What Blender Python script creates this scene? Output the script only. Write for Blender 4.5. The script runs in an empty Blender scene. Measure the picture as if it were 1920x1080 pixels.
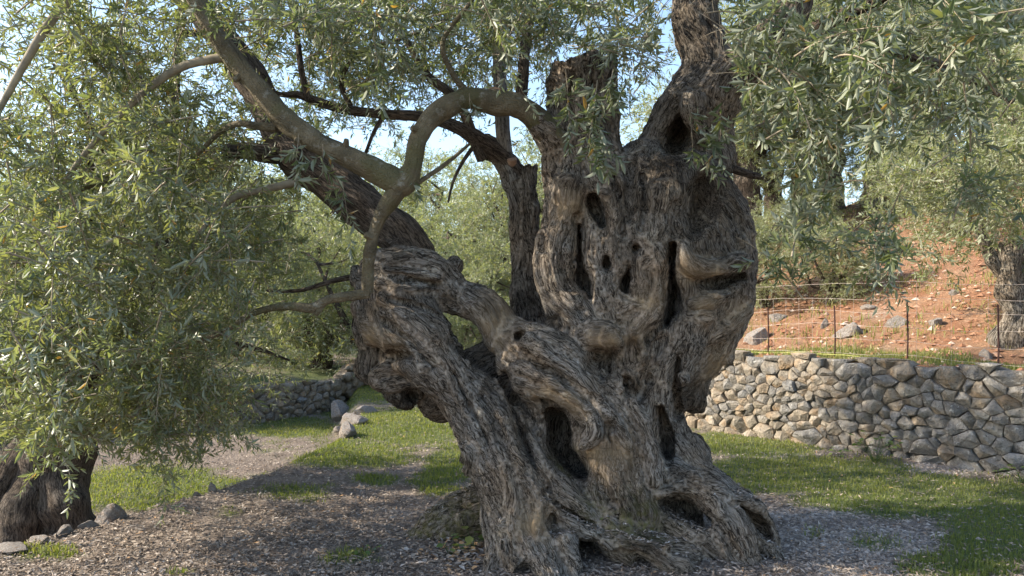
import bpy, math, random
import numpy as np
R = math.radians
rng = np.random.default_rng(7)
random.seed(7)
scene = bpy.context.scene
C = scene.collection

# ------------------------------------------------------------------ camera
F = 1423.0            # focal length in pixels of the 1920 wide photograph
CAMH, HORIZON = 1.5, 570.0
cam_data = bpy.data.cameras.new('camera')
cam = bpy.data.objects.new('camera', cam_data)
C.objects.link(cam)
cam.location = (0, 0, CAMH)
cam.rotation_euler = (R(90), 0, 0)
cam_data.sensor_width = 36.0
cam_data.lens = 36.0 * F / 1920.0
cam_data.shift_y = (HORIZON - 540.0) / 1920.0
cam_data.clip_end = 1000.0
scene.camera = cam

# ------------------------------------------------------------------ sky, sun, exposure
SUN_DIR = np.array((-0.82, -0.04, 0.50))
SUN_DIR = SUN_DIR / np.linalg.norm(SUN_DIR)
SUN_EL = math.asin(SUN_DIR[2])
SUN_AZ = math.atan2(SUN_DIR[0], SUN_DIR[1])
world = bpy.data.worlds.new('World')
scene.world = world
world.use_nodes = True
wn = world.node_tree
sky_node = wn.nodes.new('ShaderNodeTexSky')
sky_node.sky_type = 'NISHITA'
sky_node.sun_disc = False
sky_node.sun_elevation = SUN_EL
sky_node.sun_rotation = SUN_AZ
sky_node.air_density = 1.0
sky_node.dust_density = 1.0
bg = wn.nodes['Background']
bg.inputs['Strength'].default_value = 0.15
wn.links.new(sky_node.outputs['Color'], bg.inputs['Color'])
sun_data = bpy.data.lights.new('sun', 'SUN')
sun_data.energy = 4.2
sun_data.angle = R(0.53)
sun_data.color = (1.0, 0.90, 0.74)
sun = bpy.data.objects.new('sun', sun_data)
C.objects.link(sun)
sun.location = (-12, 2, 12)
from mathutils import Vector, Matrix
sun.rotation_euler = Vector(SUN_DIR).to_track_quat('Z', 'Y').to_euler()
scene.view_settings.view_transform = 'Standard'
scene.view_settings.look = 'None'
scene.view_settings.exposure = 1.42
scene.view_settings.gamma = 1.0
scene.view_settings.use_curve_mapping = False

# ------------------------------------------------------------------ helpers
def P(u, v, d):
    """point at depth d metres in front of the viewpoint, seen at photo pixel (u, v)"""
    return np.array(((u - 960.0) / F * d, d, CAMH + (HORIZON - v) / F * d))

def G(u, v, z=0.0):
    """point of the level z seen at photo pixel (u, v)"""
    d = (CAMH - z) * F / (v - HORIZON)
    return np.array(((u - 960.0) / F * d, d, z))

def hash3(ix, iy, iz, seed=0):
    h = (ix.astype(np.int64) * 374761393 + iy.astype(np.int64) * 668265263
         + iz.astype(np.int64) * 2147483647 + seed * 974711) & 0xffffffff
    h = ((h ^ (h >> 13)) * 1274126177) & 0xffffffff
    h = ((h ^ (h >> 16)) * 2246822519) & 0xffffffff
    return ((h ^ (h >> 15)) & 0xffff).astype(np.float32) / 32767.5 - 1.0

def vnoise(p, seed=0):
    p = np.asarray(p, dtype=np.float32)
    i = np.floor(p)
    f = p - i
    f = f * f * (3 - 2 * f)
    i = i.astype(np.int64)
    out = 0
    for dx in (0, 1):
        wx = f[:, 0] if dx else 1 - f[:, 0]
        for dy in (0, 1):
            wy = f[:, 1] if dy else 1 - f[:, 1]
            for dz in (0, 1):
                wz = f[:, 2] if dz else 1 - f[:, 2]
                out = out + wx * wy * wz * hash3(i[:, 0] + dx, i[:, 1] + dy, i[:, 2] + dz, seed)
    return out

def fbm(p, octaves=3, seed=0):
    p = np.asarray(p, dtype=np.float32)
    a, s, o = 1.0, 0.0, 0
    for k in range(octaves):
        o = o + a * vnoise(p * (2.03 ** k), seed + k)
        s += a
        a *= 0.5
    return o / s

def noise2(x, y, scale, seed=0, octaves=3):
    x = np.atleast_1d(np.asarray(x, dtype=np.float32)); y = np.atleast_1d(np.asarray(y, dtype=np.float32))
    p = np.stack([x.ravel() * scale, y.ravel() * scale, np.full(x.size, 0.37)], 1)
    return fbm(p, octaves, seed).reshape(x.shape)

def norm(a):
    return a / np.maximum(np.linalg.norm(a, axis=-1, keepdims=True), 1e-9)

def build_mesh(name, verts, faces, attrs=None, smooth=True, uvw=None):
    """faces: one (N,k) array or a list of such arrays"""
    me = bpy.data.meshes.new(name)
    verts = np.asarray(verts, dtype=np.float32).reshape(-1, 3)
    if not isinstance(faces, list):
        faces = [faces]
    faces = [np.asarray(f, dtype=np.int32) for f in faces if len(f)]
    tot = np.concatenate([np.full(len(f), f.shape[1], dtype=np.int32) for f in faces])
    idx = np.concatenate([f.ravel() for f in faces])
    me.vertices.add(len(verts))
    me.vertices.foreach_set('co', verts.ravel())
    me.loops.add(len(idx))
    me.loops.foreach_set('vertex_index', idx)
    me.polygons.add(len(tot))
    start = np.zeros(len(tot), dtype=np.int32)
    start[1:] = np.cumsum(tot)[:-1]
    me.polygons.foreach_set('loop_start', start)
    me.polygons.foreach_set('loop_total', tot)
    me.polygons.foreach_set('use_smooth', np.full(len(tot), smooth))
    me.update(calc_edges=True)
    for k, a in (attrs or {}).items():
        a = np.asarray(a, dtype=np.float32)
        if a.ndim == 1:
            at = me.attributes.new(k, 'FLOAT', 'POINT')
            at.data.foreach_set('value', a)
        else:
            at = me.attributes.new(k, 'FLOAT_VECTOR', 'POINT')
            at.data.foreach_set('vector', a.ravel())
    return me

def obj(name, me, mat=None, parent=None, kind=None):
    o = bpy.data.objects.new(name, me)
    C.objects.link(o)
    if mat is not None and me is not None and len(me.materials) == 0:
        me.materials.append(mat)
    if parent is not None:
        o.parent = parent
    if kind:
        o['kind'] = kind
    return o

def tag(o, label, cat, group=None):
    o['label'] = label
    o['category'] = cat
    if group:
        o['group'] = group
    return o

def thing(name, label, cat, loc=(0, 0, 0), group=None):
    o = bpy.data.objects.new(name, None)
    C.objects.link(o)
    o.location = loc
    o.empty_display_size = 0.2
    return tag(o, label, cat, group)

def catmull(pts, sub=4):
    pts = np.asarray(pts, dtype=float)
    p = np.vstack([2 * pts[0] - pts[1], pts, 2 * pts[-1] - pts[-2]])
    out = []
    for i in range(1, len(p) - 2):
        for t in np.arange(sub) / sub:
            out.append(0.5 * (2 * p[i] + (p[i + 1] - p[i - 1]) * t
                       + (2 * p[i - 1] - 5 * p[i] + 4 * p[i + 1] - p[i + 2]) * t * t
                       + (3 * p[i] - p[i - 1] - 3 * p[i + 1] + p[i + 2]) * t ** 3))
    out.append(p[-2])
    return np.array(out)

def frames(path):
    t = np.gradient(path, axis=0)
    t = norm(t)
    n = np.zeros_like(t)
    ref = np.array((0.3, -1.0, 0.2))
    n0 = ref - t[0] * (ref @ t[0])
    n[0] = n0 / np.linalg.norm(n0)
    for i in range(1, len(t)):
        w = n[i - 1] - t[i] * (n[i - 1] @ t[i])
        n[i] = w / max(np.linalg.norm(w), 1e-9)
    return t, n, np.cross(t, n)

class Geo:
    """collects vertices and faces of one mesh"""
    def __init__(self):
        self.v, self.f3, self.f4, self.uv, self.n = [], [], [], [], 0
        self.a = []
    def add(self, v, f, uv=None, a=0.0):
        v = np.asarray(v, dtype=np.float32); f = np.asarray(f, dtype=np.int32)
        (self.f3 if f.shape[1] == 3 else self.f4).append(f + self.n)
        self.v.append(v)
        self.uv.append(np.zeros_like(v) if uv is None else np.asarray(uv, dtype=np.float32))
        self.a.append(np.full(len(v), a, dtype=np.float32) if np.isscalar(a) else np.asarray(a, dtype=np.float32))
        self.n += len(v)
    def mesh(self, name, smooth=True, attr='tone', extra=None):
        fs = []
        if self.f3: fs.append(np.vstack(self.f3))
        if self.f4: fs.append(np.vstack(self.f4))
        at = {'barkuv': np.vstack(self.uv), attr: np.concatenate(self.a)}
        at.update(extra or {})
        return build_mesh(name, np.vstack(self.v), fs, at, smooth)

def tube(geo, path, rad, sides=8, rough=0.0, rfreq=30.0, lump=0.0, seed=0, tone=0.0, cap=True, ring_step=None):
    path = np.asarray(path, dtype=float); rad = np.asarray(rad, dtype=float)
    seg = np.linalg.norm(np.diff(path, axis=0), axis=1)
    s = np.concatenate([[0], np.cumsum(seg)])
    if ring_step:
        m = max(int(s[-1] / ring_step), 3)
        ss = np.linspace(0, s[-1], m + 1)
        path = np.stack([np.interp(ss, s, path[:, k]) for k in range(3)], 1)
        rad = np.interp(ss, s, rad); s = ss
    t, n, b = frames(path)
    ang = np.arange(sides) * 2 * math.pi / sides
    ca, sa = np.cos(ang), np.sin(ang)
    dirs = n[:, None] * ca[None, :, None] + b[:, None] * sa[None, :, None]
    r = np.repeat(rad[:, None], sides, 1)
    q = np.stack([r * ca, r * sa, np.repeat(s[:, None] * 0.18, sides, 1)], -1) + seed * 7.31
    if lump:
        r = r * (1 + 0.8 * lump * fbm(np.stack([s * 7.0, s * 0 + seed * 3.3, s * 0], 1), 2, seed + 9))[:, None]
        qq = q.reshape(-1, 3).copy(); qq[:, 2] *= 4
        r = r * (1 + lump * fbm(qq * (0.9 / max(rad.mean(), 1e-3)), 2, seed + 3).reshape(r.shape))
    if rough:
        r = r + rough * fbm(q.reshape(-1, 3) * rfreq, 2, seed).reshape(r.shape)
    v = path[:, None] + dirs * r[..., None]
    m = len(path)
    i = np.arange(m - 1)[:, None] * sides; j = np.arange(sides)[None]; j2 = (j + 1) % sides
    f = np.stack([i + j, i + j2, i + sides + j2, i + sides + j], -1).reshape(-1, 4)
    geo.add(v.reshape(-1, 3), f, q.reshape(-1, 3), tone)
    if cap:
        for e, flip in ((0, True), (m - 1, False)):
            vv = np.vstack([v[e], path[e][None] + t[e] * (0.25 * rad[e]) * (-1 if flip else 1)])
            a = np.arange(sides); bb = (a + 1) % sides
            ff = np.stack([bb, a, np.full(sides, sides)], 1) if flip else np.stack([a, bb, np.full(sides, sides)], 1)
            geo.add(vv, ff, np.vstack([q[e], q[e].mean(0)[None]]), tone)

# ------------------------------------------------------------------ materials
class NT:
    def __init__(self, name):
        self.m = bpy.data.materials.new(name)
        self.m.use_nodes = True
        self.t = self.m.node_tree
        self.b = self.t.nodes['Principled BSDF']
        self.out = self.t.nodes['Material Output']
    def n(self, typ, **kw):
        nd = self.t.nodes.new('ShaderNode' + typ)
        for k, v in kw.items():
            if k in nd.inputs: nd.inputs[k].default_value = v
            else: setattr(nd, k, v)
        return nd
    def l(self, a, b): self.t.links.new(a, b)
    def attr(self, name): return self.n('Attribute', attribute_name=name)
    def ramp(self, fac, stops):
        r = self.n('ValToRGB')
        e = r.color_ramp.elements
        while len(e) < len(stops): e.new(0.5)
        for x, (p, c) in zip(e, stops):
            x.position = p; x.color = (*c, 1)
        self.l(fac, r.inputs['Fac'])
        return r.outputs['Color']
    def mix(self, fac, a, b, blend='MIX'):
        m = self.n('Mix', data_type='RGBA', blend_type=blend)
        def s(sock, v):
            if isinstance(v, (int, float)): sock.default_value = v
            elif isinstance(v, tuple): sock.default_value = (*v, 1)
            else: self.l(v, sock)
        s(m.inputs[0], fac); s(m.inputs[6], a); s(m.inputs[7], b)
        return m.outputs[2]
    def math(self, op, a, b=None, c=None):
        m = self.n('Math', operation=op)
        for k, v in enumerate((a, b, c)):
            if v is None: continue
            if isinstance(v, (int, float)): m.inputs[k].default_value = v
            else: self.l(v, m.inputs[k])
        return m.outputs[0]
    def maprange(self, v, a, b, c=0.0, d=1.0):
        m = self.n('MapRange')
        self.l(v, m.inputs[0])
        for k, x in zip((1, 2, 3, 4), (a, b, c, d)): m.inputs[k].default_value = x
        return m.outputs[0]
    def noise(self, vec, scale, detail=4.0, rough=0.55, dist=0.0):
        nd = self.n('TexNoise')
        nd.inputs['Scale'].default_value = scale; nd.inputs['Detail'].default_value = detail
        nd.inputs['Roughness'].default_value = rough; nd.inputs['Distortion'].default_value = dist
        if vec is not None: self.l(vec, nd.inputs['Vector'])
        return nd.outputs['Fac']
    def bump(self, h, strength, dist):
        b = self.n('Bump')
        b.inputs['Strength'].default_value = strength; b.inputs['Distance'].default_value = dist
        self.l(h, b.inputs['Height'])
        self.l(b.outputs['Normal'], self.b.inputs['Normal'])
    def done(self, color=None, rough=0.85, spec=0.25):
        if color is not None: 
            if isinstance(color, tuple): self.b.inputs['Base Color'].default_value = (*color, 1)
            else: self.l(color, self.b.inputs['Base Color'])
        self.b.inputs['Roughness'].default_value = rough
        self.b.inputs['Specular IOR Level'].default_value = spec
        return self.m

def bark_material(name, ridge, mid, crack, warm, moss):
    k = NT(name)
    q = k.attr('barkuv').outputs['Vector']
    co = k.n('TexCoord').outputs['Object']
    fine = k.noise(q, 210, 3, 0.65, 0.25)
    strand = k.noise(q, 62, 4, 0.6, 0.5)
    big = k.noise(co, 3.2, 3, 0.5)
    grit = k.noise(co, 140, 2, 0.6)
    def lines(scale, width):      # thin cracks running with the grain
        return k.maprange(k.math('ABSOLUTE', k.math('SUBTRACT', k.noise(q, scale, 2, 0.5, 0.6), 0.5)), 0.0, width)
    cr1 = lines(44, 0.035); cr2 = lines(88, 0.05)
    cracks = k.math('MULTIPLY', cr1, k.math('ADD', k.math('MULTIPLY', cr2, 0.6), 0.4))
    h = k.math('ADD', k.math('MULTIPLY', strand, 0.55), k.math('MULTIPLY', fine, 0.45))
    h = k.math('MULTIPLY', h, k.math('ADD', k.math('MULTIPLY', cracks, 0.3), 0.74))
    sm = k.attr('seam').outputs['Fac']
    plainh = k.maprange(k.noise(co, 40, 3, 0.5), 0.0, 1.0, 0.25, 0.72)
    h = k.math('ADD', k.math('MULTIPLY', h, k.math('SUBTRACT', 1.0, sm)), k.math('MULTIPLY', plainh, sm))
    col = k.ramp(h, [(0.39, crack), (0.465, mid), (0.60, ridge)])
    # broad patches where the wood is greyer or browner
    col = k.mix(k.maprange(big, 0.38, 0.68), col, k.mix(1.0, col, (1.06, 0.93, 0.80), 'MULTIPLY'))
    col = k.mix(k.math('MULTIPLY', k.maprange(grit, 0.3, 0.75), 0.35), col, k.mix(1.0, col, (1.5, 1.5, 1.5), 'MULTIPLY'))
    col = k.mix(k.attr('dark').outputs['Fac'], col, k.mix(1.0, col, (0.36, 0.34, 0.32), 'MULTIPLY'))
    wf = k.attr('warm').outputs['Fac']
    col = k.mix(k.math('MULTIPLY', wf, k.maprange(k.noise(q, 20, 3), 0.3, 0.6, 0.55, 1.0)), col, warm)
    mf = k.attr('moss').outputs['Fac']
    mm = k.math('MULTIPLY', mf, k.maprange(k.noise(co, 26, 4), 0.38, 0.62))
    col = k.mix(mm, col, moss)
    lich = k.noise(co, 7.5, 4, 0.65, 0.4)
    col = k.mix(k.math('MULTIPLY', k.maprange(lich, 0.56, 0.66), 0.45), col, k.mix(1.0, col, (1.55, 1.6, 1.55), 'MULTIPLY'))
    stain = k.noise(co, 4.2, 4, 0.6, 0.3)
    col = k.mix(k.math('MULTIPLY', k.maprange(stain, 0.52, 0.66), 0.6), col, k.mix(1.0, col, (0.42, 0.40, 0.38), 'MULTIPLY'))
    k.bump(k.math('ADD', h, k.math('MULTIPLY', grit, 0.12)), 1.0, 0.035)
    return k.done(col, 0.88, 0.2)

M = {}
M['bark'] = bark_material('old_bark', (0.325, 0.290, 0.248), (0.145, 0.122, 0.097), (0.026, 0.021, 0.016), (0.30, 0.215, 0.125), (0.11, 0.10, 0.03))
M['dark_bark'] = bark_material('dark_bark', (0.17, 0.14, 0.115), (0.085, 0.068, 0.054), (0.028, 0.022, 0.018), (0.2, 0.14, 0.09), (0.09, 0.1, 0.03))
def smooth_bark():
    k = NT('smooth_bark')
    q = k.attr('barkuv').outputs['Vector']
    co = k.n('TexCoord').outputs['Object']
    a = k.noise(co, 9, 4); b = k.noise(co, 90, 3); c = k.noise(q, 60, 3)
    col = k.ramp(a, [(0.3, (0.085, 0.07, 0.042)), (0.52, (0.15, 0.12, 0.072)), (0.72, (0.22, 0.185, 0.125))])
    col = k.mix(k.maprange(b, 0.55, 0.75), col, (0.12, 0.10, 0.07))
    d = k.noise(q, 22, 4, 0.6, 0.5)
    col = k.mix(k.maprange(d, 0.55, 0.7), col, k.mix(1.0, col, (0.6, 0.58, 0.5), 'MULTIPLY'))
    e = k.noise(co, 4.5, 4, 0.6)
    col = k.mix(k.math('MULTIPLY', k.maprange(e, 0.52, 0.64), 0.7), col, (0.085, 0.08, 0.03))
    col = k.mix(k.math('MULTIPLY', k.maprange(k.noise(co, 14, 4, 0.7), 0.58, 0.68), 0.6), col, (0.30, 0.28, 0.23))
    k.bump(k.math('ADD', k.math('ADD', k.math('MULTIPLY', c, 0.7), b), d), 1.0, 0.02)
    return k.done(col, 0.75, 0.25)
M['smooth_bark'] = smooth_bark()
def twig_mat():
    k = NT('twig_bark')
    co = k.n('TexCoord').outputs['Object']
    col = k.ramp(k.noise(co, 12, 3), [(0.3, (0.14, 0.115, 0.08)), (0.7, (0.34, 0.29, 0.21))])
    return k.done(col, 0.8, 0.2)
M['twig'] = twig_mat()
def leaf_mat(name, stops, under, trans=0.3, rough=0.42):
    k = NT(name)
    t = k.attr('tint').outputs['Fac']
    col = k.ramp(t, stops)
    geo = k.n('NewGeometry')
    c2 = k.mix(geo.outputs['Backfacing'], col, k.mix(0.72, col, under))
    k.done(c2, rough, 0.4)
    tr = k.n('BsdfTranslucent')
    k.l(k.mix(1.0, col, (2.3, 2.3, 1.1), 'MULTIPLY'), tr.inputs['Color'])
    mx = k.n('MixShader'); mx.inputs[0].default_value = trans
    k.l(k.b.outputs[0], mx.inputs[1]); k.l(tr.outputs[0], mx.inputs[2])
    k.l(mx.outputs[0], k.out.inputs['Surface'])
    return k.m
OLIVE = [(0.0, (0.068, 0.092, 0.060)), (0.4, (0.105, 0.130, 0.068)), (0.75, (0.150, 0.165, 0.075)), (0.96, (0.21, 0.20, 0.085)), (0.985, (0.28, 0.17, 0.05))]
M['leaf'] = leaf_mat('olive_leaf', OLIVE, (0.30, 0.32, 0.25), 0.34, 0.38)
M['far_leaf'] = leaf_mat('far_olive_leaf', [(0.0, (0.11, 0.135, 0.075)), (0.5, (0.165, 0.185, 0.095)), (0.9, (0.22, 0.235, 0.115)), (1.0, (0.28, 0.26, 0.13))], (0.32, 0.34, 0.25), 0.36)
M['weed'] = leaf_mat('weed_leaf', [(0.0, (0.06, 0.11, 0.03)), (0.7, (0.12, 0.165, 0.05)), (1.0, (0.30, 0.30, 0.10))], (0.16, 0.22, 0.08), 0.35)
M['grass'] = leaf_mat('grass_blade', [(0.0, (0.07, 0.095, 0.024)), (0.45, (0.135, 0.158, 0.038)), (0.8, (0.21, 0.205, 0.065)), (1.0, (0.30, 0.265, 0.14))], (0.12, 0.14, 0.05), 0.35, 0.6)
def litter_mat():
    k = NT('leaf_litter')
    t = k.attr('tint').outputs['Fac']
    col = k.ramp(t, [(0.0, (0.09, 0.072, 0.06)), (0.3, (0.21, 0.165, 0.128)), (0.55, (0.32, 0.265, 0.215)), (0.78, (0.42, 0.36, 0.31)), (0.95, (0.53, 0.475, 0.42)), (1.0, (0.42, 0.26, 0.14))])
    return k.done(col, 0.9, 0.1)
M['litter'] = litter_mat()
def stone_mat(name, tones, lichen, brown):
    k = NT(name)
    co = k.n('TexCoord').outputs['Object']
    r = k.n('ObjectInfo').outputs['Random']
    off = k.n('VectorMath', operation='ADD'); k.l(co, off.inputs[0])
    cx = k.n('CombineXYZ'); k.l(k.math('MULTIPLY', r, 37.0), cx.inputs[0]); k.l(cx.outputs[0], off.inputs[1])
    v = off.outputs[0]
    a = k.noise(v, 9, 5, 0.65); b = k.noise(v, 45, 5, 0.7); c = k.noise(v, 5, 3); d = k.noise(v, 22, 4, 0.6, 0.8)
    base = k.ramp(r, tones)
    col = k.mix(1.0, base, k.ramp(a, [(0.3, (0.48, 0.47, 0.46)), (0.7, (1.08, 1.07, 1.06))]), 'MULTIPLY')
    col = k.mix(k.math('MULTIPLY', k.maprange(c, 0.5, 0.68), 0.7), col, brown)
    col = k.mix(k.maprange(d, 0.6, 0.72), col, lichen)
    col = k.mix(k.math('MULTIPLY', k.maprange(b, 0.56, 0.70), 0.75), col, (0.045, 0.042, 0.038))
    h = k.math('ADD', a, k.math('MULTIPLY', b, 0.6))
    k.bump(h, 1.0, 0.05)
    return k.done(col, 0.92, 0.2)
M['stone'] = stone_mat('wall_stone', [(0.0, (0.20, 0.192, 0.18)), (0.3, (0.30, 0.285, 0.265)), (0.55, (0.36, 0.335, 0.30)), (0.8, (0.26, 0.26, 0.26)), (1.0, (0.42, 0.38, 0.32))], (0.48, 0.47, 0.44), (0.30, 0.235, 0.16))
M['tan_sunlit_stone'] = stone_mat('tan_sunlit_wall_stone', [(0.0, (0.26, 0.23, 0.19)), (0.4, (0.34, 0.295, 0.235)), (0.7, (0.42, 0.37, 0.305)), (1.0, (0.33, 0.265, 0.195))], (0.46, 0.42, 0.36), (0.34, 0.22, 0.12))  # tan stone with warm sunlight put into its colour
M['rock'] = stone_mat('hill_rock', [(0.0, (0.44, 0.40, 0.37)), (1.0, (0.58, 0.53, 0.49))], (0.62, 0.59, 0.56), (0.42, 0.29, 0.20))
def plain(name, col, rough=0.7, metal=0.0, var=0.3, scale=40):
    k = NT(name)
    co = k.n('TexCoord').outputs['Object']
    n = k.noise(co, scale, 4)
    c = k.mix(k.maprange(n, 0.3, 0.7), tuple(x * (1 - var) for x in col), tuple(min(x * (1 + var), 1) for x in col))
    k.b.inputs['Metallic'].default_value = metal
    return k.done(c, rough, 0.3)
M['rust'] = plain('rusty_iron', (0.06, 0.03, 0.024), 0.8, 0.2)
M['wire'] = plain('galvanised_wire', (0.45, 0.38, 0.34), 0.5, 0.3)
M['hose'] = plain('yellow_cord', (0.45, 0.46, 0.14), 0.6)
M['rubble'] = plain('wall_core_earth', (0.16, 0.13, 0.10), 0.95, 0, 0.5, 18)
M['cut'] = plain('cut_wood', (0.30, 0.19, 0.125), 0.8, 0, 0.3, 60)
M['grey_wood'] = bark_material('weathered_wood', (0.34, 0.32, 0.29), (0.24, 0.225, 0.20), (0.07, 0.06, 0.052), (0.3, 0.25, 0.2), (0.1, 0.1, 0.05))
# ------------------------------------------------------------------ the old olive trunk: strands and burls fused into one solid, hollows carved out
DT = 4.8
HV = 0.0105
ORI = np.array((-1.25, 3.62, -0.25)); TOP = np.array((1.95, 5.75, 3.95))
dims = np.ceil((TOP - ORI) / HV).astype(int)
FIELD = np.full(dims, 1.0, dtype=np.float32)
IDS = np.full(dims, 255, dtype=np.uint8)
gx, gy, gz = [(ORI[k] + HV * np.arange(dims[k])).astype(np.float32) for k in range(3)]
CHAINS = []

def chain_pts(spec):
    out = []
    for (u, v, dy, r) in spec:
        d = DT + dy
        out.append((*P(u, v, d), r * d / F))
    return catmull(np.array(out), 4) if len(out) > 2 else np.array(out)

def chain_eval(pts, pad):
    lo = (pts[:, :3] - pts[:, 3:]).min(0) - pad; hi = (pts[:, :3] + pts[:, 3:]).max(0) + pad
    a = np.clip(np.floor((lo - ORI) / HV).astype(int), 0, dims); b = np.clip(np.ceil((hi - ORI) / HV).astype(int) + 1, 0, dims)
    sl = tuple(slice(a[k], b[k]) for k in range(3))
    X = gx[sl[0]][:, None, None]; Y = gy[sl[1]][None, :, None]; Z = gz[sl[2]][None, None, :]
    D = np.full((X.shape[0], Y.shape[1], Z.shape[2]), 9.0, dtype=np.float32)
    for p, q in zip(pts[:-1], pts[1:]):
        # only the box of this segment
        l2 = np.minimum(p[:3] - p[3], q[:3] - q[3]) - pad; h2 = np.maximum(p[:3] + p[3], q[:3] + q[3]) + pad
        s = []
        for k in range(3):
            i0 = int(np.clip(math.floor((l2[k] - ORI[k]) / HV), a[k], b[k])); i1 = int(np.clip(math.ceil((h2[k] - ORI[k]) / HV) + 1, a[k], b[k]))
            s.append(slice(i0 - a[k], i1 - a[k]))
        s = tuple(s)
        e = (q - p).astype(np.float32); L2 = float(e[:3] @ e[:3]) + 1e-9
        x = X[s[0]] - np.float32(p[0]); y = Y[:, s[1]] - np.float32(p[1]); z = Z[:, :, s[2]] - np.float32(p[2])
        t = np.clip((x * e[0] + y * e[1] + z * e[2]) / np.float32(L2), 0, 1)
        d = np.sqrt((x - t * e[0]) ** 2 + (y - t * e[1]) ** 2 + (z - t * e[2]) ** 2) - (np.float32(p[3]) + t * e[3])
        np.minimum(D[s], d, out=D[s])
    return sl, D

def add(spec, k=0.045):
    pts = chain_pts(spec)
    cid = len(CHAINS); CHAINS.append(pts)
    sl, D = chain_eval(pts, 2 * k + 0.03)
    A = FIELD[sl]
    m = D < A
    IDS[sl][m] = cid
    h = np.clip(0.5 + 0.5 * (A - D) / k, 0, 1)
    FIELD[sl] = A + (D - A) * h - k * h * (1 - h)

def cut(spec, k=0.02):
    pts = chain_pts(spec)
    sl, D = chain_eval(pts, 2 * k + 0.03)
    A = FIELD[sl]; D = -D
    h = np.clip(0.5 + 0.5 * (D - A) / k, 0, 1)
    FIELD[sl] = A + (D - A) * h + k * h * (1 - h)

def surf(u, v, d0=3.75, d1=5.7):
    """depth at which the line of sight through (u, v) enters the solid"""
    ds = np.arange(d0, d1, 0.006)
    pts = np.stack([(u - 960.0) / F * ds, ds, CAMH + (HORIZON - v) / F * ds], 1)
    i = np.round((pts - ORI) / HV).astype(int)
    ok = ((i >= 0) & (i < dims)).all(1)
    val = np.full(len(ds), 1.0)
    val[ok] = FIELD[i[ok, 0], i[ok, 1], i[ok, 2]]
    h = np.nonzero(val < 0)[0]
    return ds[h[0]] - DT if len(h) else None

def ridge(spec, k=0.02, emb=0.25):
    """a raised fold lying on the surface: (u, v, radius)"""
    last, out = -.3, []
    for (u, v, r) in spec:
        d = surf(u, v)
        last = last if d is None else d
        out.append((u, v, last + emb * r * DT / F, r))
    add(out, k)

def hollow(spec, deep=0.14, k=0.012, start=-.01):
    """a hollow sunk from the surface inwards: (u, v, radius)"""
    ds, last = [], -.3
    for (u, v, r) in spec:
        d = surf(u, v); last = last if d is None else d
        ds.append(last)
    # a worn dish round the mouth, then the hole itself
    sp = [(u, v, d - .55 * r * DT / F, r * 1.45) for (u, v, r), d in zip(spec, ds)]
    cut(sp if len(sp) > 1 else sp * 2, .03)
    m = max(int(deep / 0.04), 1)
    for j in range(m + 1):
        off = start + deep * j / m
        sh = 1.0 - 0.25 * j / m
        sp = [(u, v, d + off + 0.3 * r * DT / F, r * sh) for (u, v, r), d in zip(spec, ds)]
        if len(sp) == 1: sp = sp * 2
        cut(sp, k)

# --- cores
add([(1180, 1040, .10, 150), (1165, 900, .12, 130), (1165, 800, .12, 112), (1185, 700, .15, 108), (1215, 620, .15, 130), (1225, 500, .16, 150), (1225, 410, .18, 140), (1232, 365, .2, 90)], .08)
add([(1050, 1040, .0, 110), (1045, 900, .02, 105), (1040, 790, .03, 100), (1060, 700, .06, 92), (1085, 640, .08, 72)], .08)
# --- right dome of the head
add([(1262, 352, .05, 74), (1300, 400, .05, 88), (1322, 470, .06, 88), (1314, 560, .05, 88), (1280, 640, .04, 74)], .06)
add([(1195, 308, .02, 38), (1185, 380, -.10, 42), (1180, 450, -.17, 42)], .06)
add([(1238, 312, .02, 34), (1238, 370, -.16, 44), (1228, 440, -.24, 42)], .06)
add([(1300, 322, .02, 38), (1318, 380, -.02, 52), (1330, 440, .0, 66)], .06)
# right flank with hanging lobe
add([(1335, 430, .0, 62), (1350, 480, -.03, 58), (1345, 560, -.02, 55), (1328, 630, .02, 52), (1307, 700, .06, 27), (1302, 752, .07, 23)], .045)
add([(1380, 490, .0, 34), (1360, 540, -.04, 38), (1352, 590, -.02, 46)], .05)
# --- left pillar and sawn stump
add([(1092, 90, .05, 57), (1092, 200, .05, 59), (1098, 280, .03, 64), (1110, 350, .0, 64), (1125, 430, -.04, 70), (1130, 520, -.06, 80), (1130, 600, -.06, 70)], .05)
add([(1132, 90, .0, 24), (1130, 180, -.03, 26), (1140, 260, -.04, 24), (1150, 320, -.06, 26)], .03)
add([(1045, 150, -.02, 17), (1062, 165, -.06, 16)], .02)
add([(1100, 90, -.12, 16), (1096, 190, -.12, 18), (1104, 270, -.10, 20)], .03)
add([(1052, 130, .0, 20), (1052, 230, -.02, 24), (1046, 300, -.06, 26), (1044, 350, -.1, 24), (1045, 420, -.12, 24)], .035)
add([(1085, 250, -.08, 24), (1072, 320, -.14, 24), (1066, 372, -.20, 30), (1056, 415, -.20, 28), (1040, 460, -.2, 32), (1040, 510, -.2, 36), (1052, 545, -.21, 31), (1078, 575, -.27, 26), (1098, 608, -.3, 24)], .025)
add([(1040, 540, -.16, 30), (1045, 580, -.16, 24), (1055, 615, -.2, 22)], .025)
add([(1150, 370, -.14, 36), (1145, 440, -.20, 36), (1135, 520, -.22, 40), (1140, 590, -.22, 40)], .06)
add([(1205, 440, -.22, 36), (1200, 500, -.24, 36), (1205, 560, -.24, 38), (1190, 622, -.24, 36), (1185, 690, -.24, 30)], .06)
add([(1290, 600, -.20, 44), (1272, 660, -.19, 40), (1242, 710, -.20, 36)], .06)
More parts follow.
